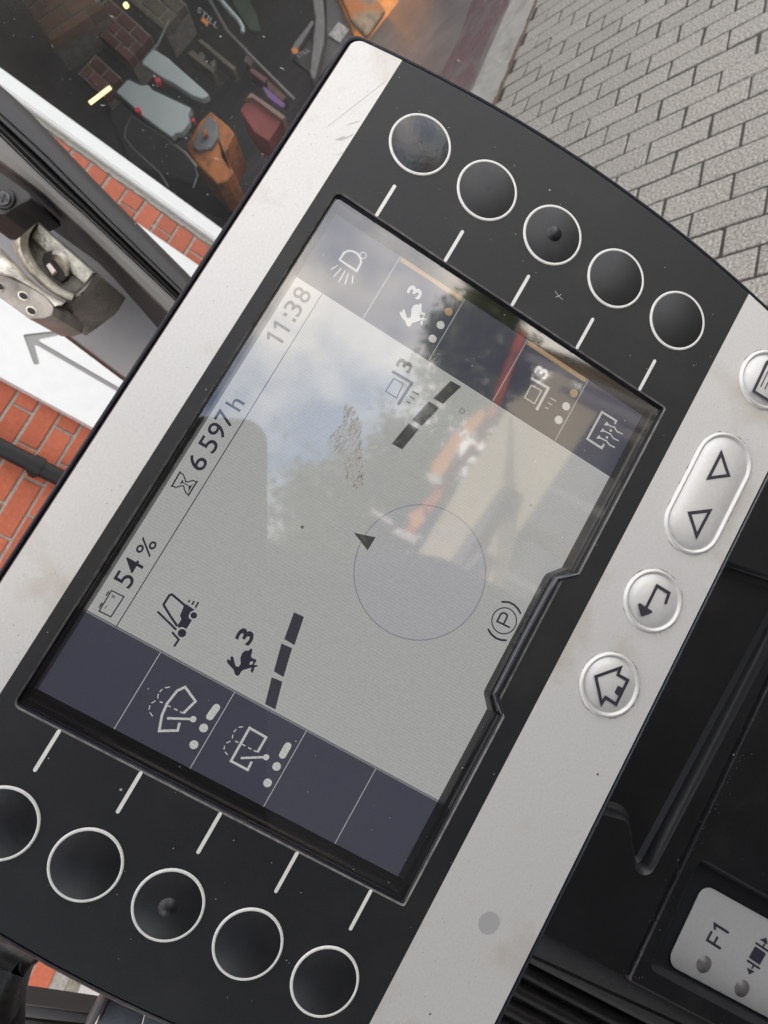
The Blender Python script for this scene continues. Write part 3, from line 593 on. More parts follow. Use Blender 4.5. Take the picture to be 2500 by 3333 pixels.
# ------------------------------------------------------------------ things inside the hall
def solid(name, poly, depth, th, m, parent, bev=3): return fixn(pxprism(MB(), poly, depth, th, bev).build(name, m, parent, smooth=40))
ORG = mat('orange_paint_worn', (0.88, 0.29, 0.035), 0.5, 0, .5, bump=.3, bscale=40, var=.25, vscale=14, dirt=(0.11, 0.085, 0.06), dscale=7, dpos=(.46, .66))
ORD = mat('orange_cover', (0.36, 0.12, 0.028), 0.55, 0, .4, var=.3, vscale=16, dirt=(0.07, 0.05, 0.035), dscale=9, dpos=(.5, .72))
BKM = mat('machine_black', (0.022, 0.023, 0.023), 0.5, 0, .4, var=.3, vscale=10)
BAR = mat('machine_bar_grey', (0.13, 0.125, 0.12), 0.5, 0, .5, var=.2, vscale=20)
GRYP = mat('pale_grey_shell', (0.30, 0.335, 0.335), 0.5, 0, .5, var=.05, vscale=6)
REDM = mat('red_crate', (0.19, 0.04, 0.036), 0.6, 0, .4, var=.2, vscale=12)
z6 = zone(600, 0, 700); z0_ = zone(0, 0, 700); zK = zone(1200, 0, 700)
FL = thing('parked_forklift', at(1250, 200, 6.9), 'worn orange and black forklift parked inside the dark hall', 'forklift')
solid('counterweight', rounded([(1040, -190), (1120, 40), (1150, 110), (1230, 200), (1312, 162), (1340, 110), (1374, 52), (1345, -10), (1330, -190)], 10, 4), 6.3, .9, ORG, FL, 10)
solid('counterweight_cap', rounded([(1090, -60), (1190, -60), (1255, 30), (1195, 120), (1140, 62)], 8, 3), 6.25, .2, mat('rusty_cast', (0.27, 0.20, 0.13), .7, 0, .4, bump=.5, bscale=30, var=.5, vscale=12, dirt=(.45, .15, .04), dscale=6, dpos=(.45, .6)), FL, 8)
solid('seam', [(1292, 40), (1296, 38), (1330, 118), (1325, 122)], 6.24, .05, BKM, FL, 0)
ty = MB(); ax = (M @ HV * .9 + M @ (-NG) * -.5).normalized()
def wheel(name, cpx, depth, R_, wd, parent, tilt):
    c = at(*cpx, depth); n = tilt.normalized(); u = n.cross(Vector((0, 0, 1))).normalized(); v = n.cross(u)
    prof = [(0.45, .5), (.80, .5), (.96, .42), (1.0, .25), (1.0, -.25), (.96, -.42), (.80, -.5), (.45, -.5)]
    rings = [[tuple(c + n * (wd * z) + (u * math.cos(t) + v * math.sin(t)) * (R_ * r)) for t in [2 * math.pi * i / 32 for i in range(32)]] for r, z in prof]
    t_ = fixn(MB().add(*loft(rings)).build('tyre', mat('tyre_rubber', (.018, .018, .018), .85, 0, .3, bump=.6, bscale=60, var=.3, vscale=30), parent, smooth=40))
    rings = [[tuple(c + n * (wd * z) + (u * math.cos(t) + v * math.sin(t)) * (R_ * r)) for t in [2 * math.pi * i / 24 for i in range(24)]] for r, z in [(.46, .48), (.40, .38), (.2, .36), (.02, .42)]]
    fixn(MB().add(*loft(rings)).build('rim', BAR, t_, smooth=50))
wheel('wheel', (1392, 12), 6.55, .24, .22, FL, (M @ (HV * .55 + NG * .83)))
solid('guard_post', rounded(zp([(1000, -260), (1060, -60), (1082, 120), (1075, 330), (1000, 640), (965, 560), (990, 330), (1010, 140), (950, -260)], z6), 6, 3), 6.1, .12, BAR, FL, 4)
solid('guard_brace', zp([(985, 150), (1000, 175), (860, 400), (830, 440), (820, 385), (850, 325)], z6), 6.12, .06, BAR, FL, 3)
solid('side_cover', rounded(zp([(1082, -200), (1140, -60), (1310, 190), (1290, 330), (1130, 480), (1010, 640), (1085, 330)], z6), 6, 3), 6.35, .3, mat('charcoal_cover', (.075, .07, .072), .55, 0, .4, var=.15, vscale=12), FL, 6)
solid('sticker', zp([(1190, 165), (1275, 225), (1200, 330), (1110, 270)], z6), 6.33, .01, mat('worn_sticker', (.36, .34, .32), .7, var=.4, vscale=30), FL, 1)
LTR = mat('grey_lettering', (0.30, 0.295, 0.28), .6, var=.3, vscale=40); OLT = mat('orange_mark', (0.55, 0.17, 0.03), .6)
def mark(parent, base, ex, ey, depth, sq, m1=LTR, m2=OLT):
    """Maker's mark: an orange block and five plain capital letters, on the thing's own surface."""
    f = lambda p: at(base[0] + ex[0] * p[0] + ey[0] * p[1], base[1] + ex[1] * p[0] + ey[1] * p[1], depth)
    V, Fs = text_mesh('STILL'); xs = [v[0] for v in V]; ys = [v[1] for v in V]; a, b_, c, d = min(xs), max(xs), min(ys), max(ys)
    MB().add([((v[0] - a) / (b_ - a), (v[1] - c) / (d - c), 0) for v in V], Fs).build('lettering', m1, parent, f)
    MB().add([(*p, 0) for p in sq], [(0, 1, 2, 3)]).build('orange_block', m2, parent, f)
mark(FL, (972, 190), (38, -24), (-9, -11), 6.08, [(-.02, 1.3), (.35, 1.3), (.35, 2.7), (-.02, 2.7)])
solid('mark_panel', zp([(850, 330), (985, 175), (990, 420), (965, 560), (830, 450)], z6), 6.2, .05, BKM, FL, 2)
# second machine, deeper in the hall on the left
F2 = thing('dark_machine', at(430, 420, 6.4), 'dark machine with orange hood and grey window shells behind the hall door', 'machine')
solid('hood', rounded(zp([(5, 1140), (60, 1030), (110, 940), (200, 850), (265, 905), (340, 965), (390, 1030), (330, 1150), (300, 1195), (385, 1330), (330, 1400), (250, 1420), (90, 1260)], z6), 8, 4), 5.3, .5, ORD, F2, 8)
solid('hood_panel', rounded(zp([(60, 1125), (105, 1010), (190, 885), (255, 950), (262, 1060), (205, 1140), (100, 1160)], z6), 6, 3), 5.26, .1, mat('grey_panel', (.155, .16, .165), .6, 0, .4, var=.2, vscale=9), F2, 3)
solid('orange_knob', zp([(135, 1010), (165, 990), (175, 1030), (150, 1050)], z6), 5.2, .05, ORD, F2, 2)
solid('roof_shell', rounded(zp([(1085, 485), (1180, 372), (1300, 450), (1610, 725), (1600, 745), (1560, 762), (1480, 735), (1335, 640), (1240, 590)], z0_), 8, 4), 4.9, .06, GRYP, F2, 4)
solid('side_shell', rounded(zp([(892, 708), (985, 610), (1092, 658), (1140, 650), (1175, 690), (1475, 832), (1450, 880), (1458, 945), (1405, 1020), (1350, 1030), (1325, 1058), (1240, 1000), (1080, 880), (1010, 810)], z0_), 6, 4), 4.9, .06, GRYP, F2, 4)
solid('shell_edge', rounded(zp([(870, 725), (985, 595), (1100, 640), (1180, 672), (1500, 828), (1490, 930), (1400, 1045), (1330, 1085), (1080, 905)], z0_), 8, 3), 4.99, .05, BKM, F2, 3)
for i, c in enumerate(((1213, 615), (1060, 845), (1487, 922))): solid('red_knob', circ(z0_(*c), 9 if i < 2 else 6, 12), 4.86, .05, mat('red_knob', (.5, .03, .04), .4), F2, 2)
def rod(name, pts, wd, depth, m, parent):
    pts = [Vector(p) for p in pts]; out = []
    P3 = [at(p.x, p.y, depth) for p in pts]; return MB().add(*tube(P3, wd / 2 * depth / F_PX, 8)).build(name, m, parent, smooth=60)
rod('roof_bar', zp([(150, -80), (330, 240), (520, 440), (680, 600), (850, 770)], z6), 11, 5.6, BAR, F2)
rod('roof_bar', zp([(1020, 905), (1240, 1040), (1430, 1180), (1520, 1290)], z0_), 10, 5.0, BAR, F2)
rod('frame_bar', zp([(1010, 905), (970, 985), (962, 1060), (1030, 1150), (1230, 1330), (1300, 1440)], z0_), 5, 5.05, BAR, F2)
rod('frame_bar', zp([(1110, 470), (1220, 340), (1310, 140)], z0_), 8, 5.2, BAR, F2)
rod('frame_bar', zp([(1500, 1280), (1525, 1350), (1490, 1450)], z0_), 5, 5.05, BAR, F2)
rod('exhaust_pipe', zp([(230, -60), (330, 60), (420, 160), (450, 210), (450, 255)], z6), 15, 5.5, GRYP, F2)
mark(F2, (640, 36), (66, 58), (7, -15), 5.4, [(.30, -.85), (.62, -.85), (.62, -.05), (.30, -.05)])
solid('cab_body', rounded([(330, 330), (520, 340), (760, 560), (700, 620), (420, 540)], 20, 4), 5.7, .6, BKM, F2, 10)
RC = thing('red_crate', at(865, 430, 5.9), 'dull red plastic crate standing in the dark hall', 'crate')
solid('crate_body', zp([(515, 715), (600, 770), (780, 900), (650, 1090), (540, 1020), (480, 930), (428, 850)], z6), 5.4, .35, REDM, RC, 4)
solid('crate_rim', zp([(470, 760), (515, 712), (600, 768), (780, 898), (760, 925), (590, 800), (525, 752)], z6), 5.35, .3, mat('crate_rim', (.20, .12, .10), .6), RC, 2)
CL = tag(solid('purple_cloth', rounded(zp([(590, 655), (640, 680), (780, 800), (760, 832), (690, 790), (640, 745)], z6), 4, 3), 5.6, .03, mat('purple_cloth', (.16, .09, .22), .9), None, 3), 'purple cloth hanging beside the red crate', 'cloth')
SH = thing('tool_shelf', at(720, 330, 6.6), 'cluttered metal shelf in the dark hall behind the orange hood', 'shelf')
TAN_ = mat('dull_wood', (.15, .13, .09), .8, var=.3, vscale=10)
for pts in ([(20, 410), (60, 380), (240, 540), (215, 560)], [(100, 310), (130, 300), (400, 520), (380, 545)]): solid('shelf_board', zp(pts, z6), 6.3, .2, TAN_, SH, 2)
for pts in ([(110, 410), (140, 395), (160, 440), (125, 470)], [(200, 480), (235, 455), (245, 500), (215, 530)]): solid('shelf_post', zp(pts, z6), 6.32, .05, BAR, SH, 1)
for i, (pts, c) in enumerate([([(520, 520), (640, 600), (620, 640), (500, 550)], (.16, .07, .08)), ([(640, 610), (790, 745), (760, 780), (640, 680)], (.12, .065, .04)), ([(480, 420), (540, 460), (510, 510), (455, 470)], (.10, .07, .065))]):
    solid('shelf_box', zp(pts, z6), 6.28, .15, mat('box_%d' % i, c, .7, var=.3, vscale=12), SH, 2)
GM = tag(solid('green_tarpaulin', rounded(zp([(330, -60), (480, -40), (560, 120), (590, 250), (500, 230), (400, 80)], z6), 6, 3), 6.6, .05, mat('green_tarp', (.045, .065, .04), .8, var=.4, vscale=8), None, 4), 'dark green tarpaulin hanging at the back of the hall', 'tarpaulin')
# brick piers inside the hall
def pier(name, label, px0, px1, py0, py1, depth, m, rot_deg, sx, sy):
    P = thing(name, at((px0 + px1) / 2, py1, depth + .2), label, 'pier')
    a = math.radians(rot_deg); ca, sa = math.cos(a), math.sin(a); cx, cy = (px0 + px1) / 2, (py0 + py1) / 2
    W_, H_ = (px1 - px0) / 2, (py1 - py0) / 2
    tr = lambda x, y: (cx + x * ca - y * sa, cy + x * sa + y * ca)
    solid('mortar_core', [tr(-W_, -H_), tr(W_, -H_), tr(W_, H_), tr(-W_, H_)], depth + .012, .35, mat('old_mortar', (.24, .22, .19), .95, var=.3, vscale=20), P, 0)
    y = -H_; k = 0
    while y < H_ - 2:
        x = -W_ - (sx / 2 if k % 2 else 0)
        while x < W_ - 2:
            x0, x1 = max(x + 3, -W_ + 1), min(x + sx - 3, W_ - 1)
            if x1 - x0 > 8: solid('brick', [tr(x0, y + 3), tr(x1, y + 3), tr(x1, min(y + sy - 3, H_)), tr(x0, min(y + sy - 3, H_))], depth, .1, m, P, 2)
            x += sx
        y += sy; k += 1
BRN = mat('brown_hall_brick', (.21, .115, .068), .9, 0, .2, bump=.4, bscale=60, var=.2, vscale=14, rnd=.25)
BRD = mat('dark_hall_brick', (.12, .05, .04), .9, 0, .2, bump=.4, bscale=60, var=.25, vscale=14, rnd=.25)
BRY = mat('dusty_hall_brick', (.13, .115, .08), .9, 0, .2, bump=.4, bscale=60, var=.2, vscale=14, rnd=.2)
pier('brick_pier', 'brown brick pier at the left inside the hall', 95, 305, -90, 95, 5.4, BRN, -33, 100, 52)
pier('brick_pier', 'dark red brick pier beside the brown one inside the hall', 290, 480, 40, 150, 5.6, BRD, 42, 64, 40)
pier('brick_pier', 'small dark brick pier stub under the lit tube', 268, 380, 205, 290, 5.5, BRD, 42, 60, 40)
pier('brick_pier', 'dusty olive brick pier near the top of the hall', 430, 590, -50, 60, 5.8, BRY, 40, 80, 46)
# lit tubes
def lamp(name, label, p0, p1, wd, depth, e):
    m = mat('lamp_glow_%d' % e, (0.8, 0.8, 0.7), .4, emit=(e * .38, e * .26, e * .10))
    o = tag(MB().add(*tube([at(*p0, depth), at(p0[0] * .5 + p1[0] * .5, p0[1] * .5 + p1[1] * .5, depth), at(*p1, depth)], wd / 2 * depth / F_PX, 10)).build(name, m, None, smooth=60), label, 'lamp')
lamp('lamp_tube', 'lit yellow lamp tube in the dark hall', (292, 336), (360, 284), 12, 5.1, 2)
lamp('lamp_bulb', 'small lit yellow bulb high in the hall', (408, 14), (413, 21), 17, 5.5, 2)

# ------------------------------------------------------------------ the yard behind the viewer (seen mirrored in the display)
def refl(x, y, dist):
    """World point at a distance along the mirror direction of the cover glass; x, y in a 1659-wide view."""
    s = 2500 / 1659; v = ray(x * s, y * s).normalized(); hit = CP + v * ((GZ_ - CP.z) / v.z); r = Vector((v.x, v.y, -v.z)); return PW(hit) + M @ (r * dist)
GZ_ = -0.085
def yard_z(p): return YB.z + .01 + (YB.y - p.y) * YS      # height of the yard under a point
def rsolid(name, pts, dist, th, m, parent, back=None):
    P = [refl(x, y, dist) for x, y in pts]; n = len(P); d = (sum(P, Vector()) / n - CAM).normalized() * th
    V = [tuple(p) for p in P] + [tuple(p + d) for p in P]; F = [tuple(range(n)), tuple(range(2 * n - 1, n - 1, -1))] + [(i, (i + 1) % n, n + (i + 1) % n, n + i) for i in range(n)]
    return fixn(MB().add(V, F).build(name, m, parent))
def post(parent, p, r, m, nm='post'):
    g = Vector((p.x, p.y, yard_z(p))); MB().add(*tube([g, (g + p) / 2, p], r, 8)).build(nm, m, parent, smooth=60)
BEI = mat('beige_sheet', (.55, .51, .38), .7, var=.08, vscale=2); ORB = mat('orange_steel', (.62, .13, .03), .45, var=.2, vscale=3); WHT = mat('white_lacquer', (.8, .8, .78), .4); GRS = mat('grey_post_and_shadow_strip', (.20, .20, .20), .7)
CN = thing('loading_canopy', refl(1000, 1290, 5.0) - Vector((0, 0, 1.5)), 'beige loading canopy with shadow lines built as dark strips across the yard', 'canopy')
rsolid('roof_sheet', [(878, 1235), (1105, 868), (1205, 800), (1300, 880), (1230, 985), (1120, 1150), (1055, 1352)], 5.0, .12, BEI, CN)
rsolid('shadow_strip', [(925, 1282), (1075, 1060), (1100, 1045), (1085, 1080), (945, 1305)], 4.9, .05, GRS, CN); rsolid('shadow_strip', [(935, 1295), (1035, 1185), (1050, 1190), (950, 1310)], 4.88, .05, GRS, CN)  # shadow lines on the beige sheet, put in as dark strips
for p in ((900, 1240), (1040, 1340), (1190, 830), (1270, 900)): post(CN, refl(*p, 5.05), .05, GRS)
RK = thing('orange_rack', refl(1000, 1000, 7.5) - Vector((0, 0, 1.9)), 'orange steel rack standing across the yard', 'rack')
for q_ in ([(865, 1160), (900, 1110), (915, 1130), (885, 1165)], [(905, 1100), (960, 1030), (972, 1045), (920, 1118)], [(968, 1022), (1020, 955), (1032, 968), (980, 1036)], [(1022, 950), (1062, 872), (1075, 885), (1036, 962)], [(1064, 868), (1100, 765), (1116, 772), (1078, 878)], [(1102, 758), (1122, 712), (1138, 722), (1118, 768)]): rsolid('rack_beam', q_, 7.5, .2, ORB, RK)
for pts in ([(880, 1110), (910, 1095), (920, 1125), (895, 1145)], [(930, 1010), (985, 930), (1000, 950), (950, 1040)], [(1000, 920), (1040, 880), (1050, 900), (1015, 940)]): rsolid('load_box', pts, 7.3, .3, mat('amber_box', (.85, .38, .08), .5), RK)
for pts in ([(845, 1150), (860, 1140), (905, 1160), (895, 1172)], [(920, 1020), (950, 1025), (955, 1045), (930, 1045)], [(800, 1095), (850, 1125), (845, 1135), (805, 1108)]): rsolid('white_box', pts, 7.2, .3, WHT, RK)
for p in ((885, 1130), (1010, 970), (1115, 760)): post(RK, refl(*p, 7.6), .05, GRS)
LEAF = mat('tree_leaf', (.15, .19, .08), .6, var=.4, vscale=1.5); BARK = mat('tree_bark', (.10, .075, .05), .9)
def tree(label, c, rad, hgt, seed):
    r = random.Random(seed); g = Vector((c.x, c.y, yard_z(c))); T = thing('yard_tree', g, label, 'tree', 'trees across the yard')
    MB().add(*tube([g, g + (c - g) * .5 + Vector((.1, 0, 0)), c], [.16, .12, .06], 8)).build('trunk', BARK, T, smooth=60)
    b = MB(); cl = [c + Vector((r.gauss(0, .5) * rad, r.gauss(0, .5) * rad, r.gauss(0, .38) * hgt)) for _ in range(26)]
    for _ in range(9000):
        q = r.choice(cl) + Vector((r.gauss(0, .2) * rad, r.gauss(0, .2) * rad, r.gauss(0, .15) * hgt)); u = Vector((r.gauss(0, 1), r.gauss(0, 1), r.gauss(0, 1))).normalized(); v = u.orthogonal().normalized(); s = r.uniform(.05, .11)
        b.add([tuple(q + u * s), tuple(q + v * s * .5), tuple(q - u * s), tuple(q - v * s * .5)], [(0, 1, 2, 3)])
    b.build('crown', LEAF, T)
tree('broad green tree across the yard, left of the white sky gap', refl(690, 1275, 13), 2.0, 2.0, 1); tree('green tree behind the orange rack across the yard', refl(860, 1010, 14), 1.7, 1.9, 2)
tree('darker green tree at the far end of the orange rack', refl(1040, 715, 13), 1.25, 1.2, 3); tree('low green tree beside the loading canopy', refl(760, 1120, 15), 1.5, 1.6, 4)
# the telephone that takes the picture
XR = (R @ Vector((1, 0, 0))); YU = (R @ Vector((0, 1, 0))); ZB = (R @ Vector((0, 0, 1)))
PH_ = thing('phone', CAM + ZB * .006 - YU * .1, 'dark slim phone held in front of the display', 'phone')
pho = rounded([(-.0725, -.108), (.0028, -.108), (.0028, .046), (-.0725, .046)], .009, 6)
fx = lambda p: CAM + XR * p[0] + YU * p[1] + ZB * (-p[2])
fixn(MB().add(*prism(pho, -.010, -.0022, .0015)).build('phone_body', mat('phone_back', (.03, .03, .034), .35), PH_, fx, 40))

# ------------------------------------------------------------------ unseen dark blockers added round the viewer to shade the display
CBM = mat('blocker_black_sheet', (.02, .02, .021), .6, 0, .4, bump=.1, bscale=80)
CS = thing('side_blocker', CAM + Vector((-.5, -.2, -1.0)), 'unseen black panel added left of the viewer to block light', 'light blocker')
MB().add(*boxv(-.21, -.18, -.32, .02, CAM.z - 1.1, CAM.z + .25)).build('side_blocker_panel', CBM, CS)  # out of view, added to cut the light from the left
SM = mat('body_blocker_fabric', (.028, .028, .031), .9, 0, .3, bump=.4, bscale=300)
SE = thing('body_blocker', CAM + Vector((-.2, -.5, -.75)), 'unseen dark mass standing in for the operator behind the viewer', 'seat')
xs = lambda p: CAM + Vector(p)
fixn(MB().add(*prism(rounded([(-.26, -.62), (.10, -.62), (.10, -.12), (-.26, -.12)], .08), -.62, -.48, .04)).build('body_blocker_base', SM, SE, xs, 50))
bk = rounded([(x * .5, y * .5) for x, y in [(-.54, -1.2), (-.10, -1.2), (-.12, .02), (-.135, .07), (-.20, .17), (-.255, .30), (-.28, .46), (-.54, .46)]], .02)  # added outline in place of the operator, darkens the mirror image and lower left
V, Fs = prism(bk, -.10, 0.0, .02)
fixn(MB().add([(x, -.33 + z, y) for x, y, z in V], Fs).build('body_blocker_back', SM, SE, xs, 50))
CR = thing('overhead_blocker', CAM + Vector((-.3, -.1, .16)), 'unseen dark panel added overhead to shade the lower left of the display', 'roof')
MB().add(*boxv(-.60, -.125, -.30, .10, CAM.z + .15, CAM.z + .18)).build('overhead_blocker_panel', CBM, CR)  # added above the view only to shade the lower left bezel

# ------------------------------------------------------------------ the display terminal
def outline(ins, seg=26):
    """Outer contour of the terminal: straight top and bottom, bulging sides, rounded corners."""
    cx, hw, y0, y1, k, ym = 3.375, 5.815 - ins, -1.79 + ins, 5.955 - ins, 0.028, 2.1
    rt = [(cx + hw - k * (y - ym) ** 2, y) for y in [y0 + (y1 - y0) * i / seg for i in range(seg + 1)]]
    poly = rt + [(2 * cx - x, y) for x, y in reversed(rt)]
    r = [0.0] * len(poly)
    for i in (0, seg, seg + 1, 2 * seg + 1): r[i] = max(0.26 - ins, 0.1)
    return ccw(rounded(poly, r, 6))
ROOT = thing('display_terminal', PW((3.375, -1.79, -1.0)), 'silver and black vehicle display terminal with lit grey screen and round soft keys', 'display', rot=M)
# housing: tray with a raised outer lip, a gap, then the face plate
rim = [(0.0, -1.0), (0.0, -0.10), (0.012, -0.055), (0.035, -0.035), (0.055, -0.045), (0.062, -0.08), (0.065, -0.30)]
MB().add(*loft([[(x, y, z) for x, y in outline(i)] for i, z in rim])).build('housing', HOUSE, ROOT, PW, smooth=50)
MB().add(*loft([[(x, y, z) for x, y in outline(i)] for i, z in [(0.064, -0.16), (0.2, -0.16)]])).build('gap_channel', GAP, ROOT, PW)
MB().add(*prism(outline(0.5), -1.9, -1.0)).build('back_cover', HOUSE, ROOT, PW)
PL = outline(0.105)
T_, B_ = 5.225, -0.28
def plate(name, m, poly, holes=()):
    b = MB().add(*fill([poly] + list(holes), 0.0))
    e = MB(); o = b.build(name, m, ROOT, PW)
    return o
top_poly = clip_y(PL, T_, True); bot_poly = clip_y(PL, B_, False); band_poly = clip_y(clip_y(PL, T_, False), B_, True)
hole = rounded([(-0.15, 0.005), (2.36, 0.0), (2.52, 0.15), (4.195, 0.16), (4.385, 0.0), (6.9, 0.005), (6.9, 5.06), (-0.15, 5.06)],
               [0.04, 0.03, 0.05, 0.05, 0.03, 0.04, 0.09, 0.09], 5)
hole = ccw(hole)
plate('face_plate_top', SILVER, top_poly); plate('face_plate_bottom', SILVER, bot_poly); plate('button_band', BAND, band_poly, [hole])
EDGE = mat('plate_edge', (0.05, 0.028, 0.028), 0.6, var=0.6, vscale=1200)
MB().add(*loft([[(x, y, 0.0) for x, y in PL], [(x, y, -0.03) for x, y in outline(0.085)], [(x, y, -0.15) for x, y in outline(0.08)]])).build('plate_edge', EDGE, ROOT, PW)
# window: chamfer, wall, ledge, wall
def inset_ring(d, z): return [(x, y, z) for x, y in inset(hole, d)]
MB().add(*loft([inset_ring(0, 0.0), inset_ring(0.018, -0.018)])).build('window_edge', WORN, ROOT, PW)
MB().add(*loft([inset_ring(0.018, -0.018), inset_ring(0.03, -0.07), inset_ring(0.04, -0.07), inset_ring(0.045, -0.19), inset_ring(0.075, -0.20), inset_ring(0.08, -0.235), inset_ring(0.085, -0.42)])).build('window_frame', GLOSSBLK, ROOT, PW, smooth=25)
# rounded glossy lip on the tab at the bottom edge
tab = [pp(1450 + x * .3014, 1750 + y * .3014, 0.0) for x, y in [(1440, 405), (1215, 450), (1150, 560), (870, 1085), (600, 1620), (555, 1690), (585, 1790), (625, 1910)]]
MB().add(*tube([(p.x, p.y + 0.012, -0.015) for p in tab], [0.022, .04, .046, .046, .046, .044, .036, .02], 10)).build('window_tab_lip', mat('gloss_lip', (0.02, 0.022, 0.027), 0.16, 0, 0.6), ROOT, PW, smooth=60)
# cover pane
GZ = -0.085
COVER = pane_mat('cover_glass', 2.2, 0.04, (1, 1, 1), 0.012)
glass = MB().add(*fill([inset(hole, 0.036)], GZ)).build('cover_glass', COVER, ROOT, PW)
SZ = -0.4
LCDBG = lcd_mat('lcd_main', (0.405, 0.405, 0.395), 0.10)
MB().add(*fill([[(-0.3, -0.3), (7.15, -0.3), (7.15, 5.35), (-0.3, 5.35)], [(0, 0), (6.84, 0), (6.84, 5), (0, 5)]], SZ - 0.004)).build('screen_border', mat('screen_border', (0.006, 0.006, 0.008), 0.4), ROOT, PW)
LCD = MB().add(*fill([[(1.02, 0), (5.82, 0), (5.82, 5), (1.02, 5)]], SZ)).build('screen', LCDBG, ROOT, PW)
CELL = lcd_mat('lcd_cell', (0.048, 0.050, 0.073), 0.10)
LINEW = lcd_mat('lcd_line', (0.42, 0.42, 0.43), 0.1); LINED = lcd_mat('lcd_dark_line', (0.035, 0.035, 0.05), 0.1)
DK = lcd_mat('lcd_dark_symbol', (0.020, 0.020, 0.034), 0.15); LT = lcd_mat('lcd_light_symbol', (0.55, 0.55, 0.52), 0.15)
TAN = lcd_mat('lcd_tan', (0.36, 0.235, 0.12), 0.12); ROUND = lcd_mat('lcd_disc', (0.398, 0.398, 0.408), 0.10)
BARS = lcd_mat('lcd_bar', (0.036, 0.034, 0.045), 0.10)
for x0, x1 in ((0, 1.02), (5.82, 6.84)):
    for k in range(5):
        y0, y1 = k, k + 1
        MB().add(*fill([[(x0, y0), (x1, y0), (x1, y1), (x0, y1)]], SZ)).build('softkey_cell', CELL, LCD, PW)
for x0, x1 in ((0, 1.02), (5.82, 6.84)):
    for k in range(1, 5): MB().add(*ribbon([(x0, k), (x1, k)], 0.010, SZ + 0.004)).build('cell_divider', LINEW, LCD, PW)
MB().add(*ribbon([(5.82, 0), (5.82, 5)], 0.013, SZ + 0.005)).build('column_line', LINEW, LCD, PW)
for x in (5.834, 1.03): MB().add(*ribbon([(x, 0), (x, 5)], 0.010, SZ + 0.0045)).build('column_shade_line', LINED, LCD, PW)
MB().add(*ribbon([(1.015, 0), (1.015, 5)], 0.007, SZ + 0.005)).build('column_line', lcd_mat('lcd_grey_line', (0.22, 0.22, 0.24)), LCD, PW)
MB().add(*ribbon([(1.02, 4.595), (5.82, 4.595)], 0.012, SZ + 0.003)).build('status_line', LINED, LCD, PW)
YT0, YT1 = 4.69, 4.915
def lcdtext(s, x0, x1, y0, y1, m, nm='digit', off=.006): return MB().add(*text_fit(s, x0, x1, y0, y1, SZ + 0.006, off)).build(nm, m, LCD, PW)
lcdtext('5', 1.475, 1.625, YT0, YT1, DK); lcdtext('4', 1.655, 1.815, YT0, YT1, DK); lcdtext('%', 1.895, 2.107, YT0, 4.88, DK, 'percent_sign')
lcdtext('6', 3.096, 3.265, YT0, YT1, DK); lcdtext('5', 3.361, 3.515, YT0, YT1, DK); lcdtext('9', 3.555, 3.715, YT0, YT1, DK); lcdtext('7', 3.74, 3.89, YT0, YT1, DK)
lcdtext('h', 3.972, 4.105, YT0, YT1 - .02, DK, 'letter')
for x1 in (5.035, 5.20): MB().add(*ribbon([(x1 - .085, YT1 - .055), (x1 - .02, YT1 - .008)], .034, SZ + .006)).add(*fill([[(x1 - .038, YT0), (x1, YT0), (x1, YT1), (x1 - .038, YT1)]], SZ + .0065)).build('digit', DK, LCD, PW)
b = MB()
for y in (4.695, 4.825): b.add(*fill([[(5.31, y), (5.355, y), (5.355, y + .045), (5.31, y + .045)]], SZ + .006))
b.build('colon', DK, LCD, PW)
lcdtext('3', 5.385, 5.535, YT0, YT1, DK); lcdtext('8', 5.585, 5.745, YT0, YT1, DK)
lcdtext('3', 1.565, 1.735, 3.13, 3.335, DK, off=.03); lcdtext('3', 5.535, 5.675, 3.13, 3.345, DK, off=.03)
lcdtext('3', 6.445, 6.58, 3.51, 3.705, LT, off=.025); lcdtext('3', 6.475, 6.61, 1.52, 1.715, LT, off=.025)

def icon(name, m, zn, strokes=(), polys=(), discs=(), rings=(), zz=0.006, caps=True):
    """Printed or displayed symbol laid out from survey points; parts of one symbol share one mesh."""
    b = MB(); Z = SZ + zz
    q = lambda x, y: tuple(pp(*zn(x, y), SZ)[:2])
    sc = (Vector(q(0, 0)) - Vector(q(100, 0))).length / 100.0
    for s in strokes:
        pts, wd = s[0], s[1]; cl = len(s) > 2 and s[2]
        b.add(*ribbon([q(*p) for p in pts], wd * sc, Z, cl, caps and not cl))
    for i, p in enumerate(polys): b.add(*fill([ccw([q(*a) for a in p])], Z + 0.001 * (i + 1)))
    for (x, y), r in discs: b.add(*disc(q(x, y), r * sc, Z + .002))
    for (x, y), r, wd in rings: b.add(*ringp(q(x, y), (r - wd / 2) * sc, (r + wd / 2) * sc, Z + .003))
    return b.build(name, m, LCD, PW)
za = zone(0, 1500, 700); zb = zone(200, 1700, 700); zc = zone(1100, 900, 700); zd = zone(1600, 900, 700); ze = zone(900, 550, 700)
zf = zone(0, 2222, 1250); zg = zone(1000, 1500, 700); zh = zone(1450, 1750, 500); zi = zone(600, 2200, 800); zj = zone(400, 1150, 700); zk = zone(0, 1111, 1250)
icon('battery_symbol', DK, za, [([(862, 1000), (957, 1048), (856, 1203), (766, 1158)], 11, True), ([(840, 1008), (822, 1036)], 12), ([(787, 1098), (768, 1128)], 12),
     ([(860, 1050), (890, 1042)], 6), ([(868, 1030), (882, 1062)], 6), ([(808, 1138), (826, 1118)], 6)])
zt = zone(540, 1510, 140)
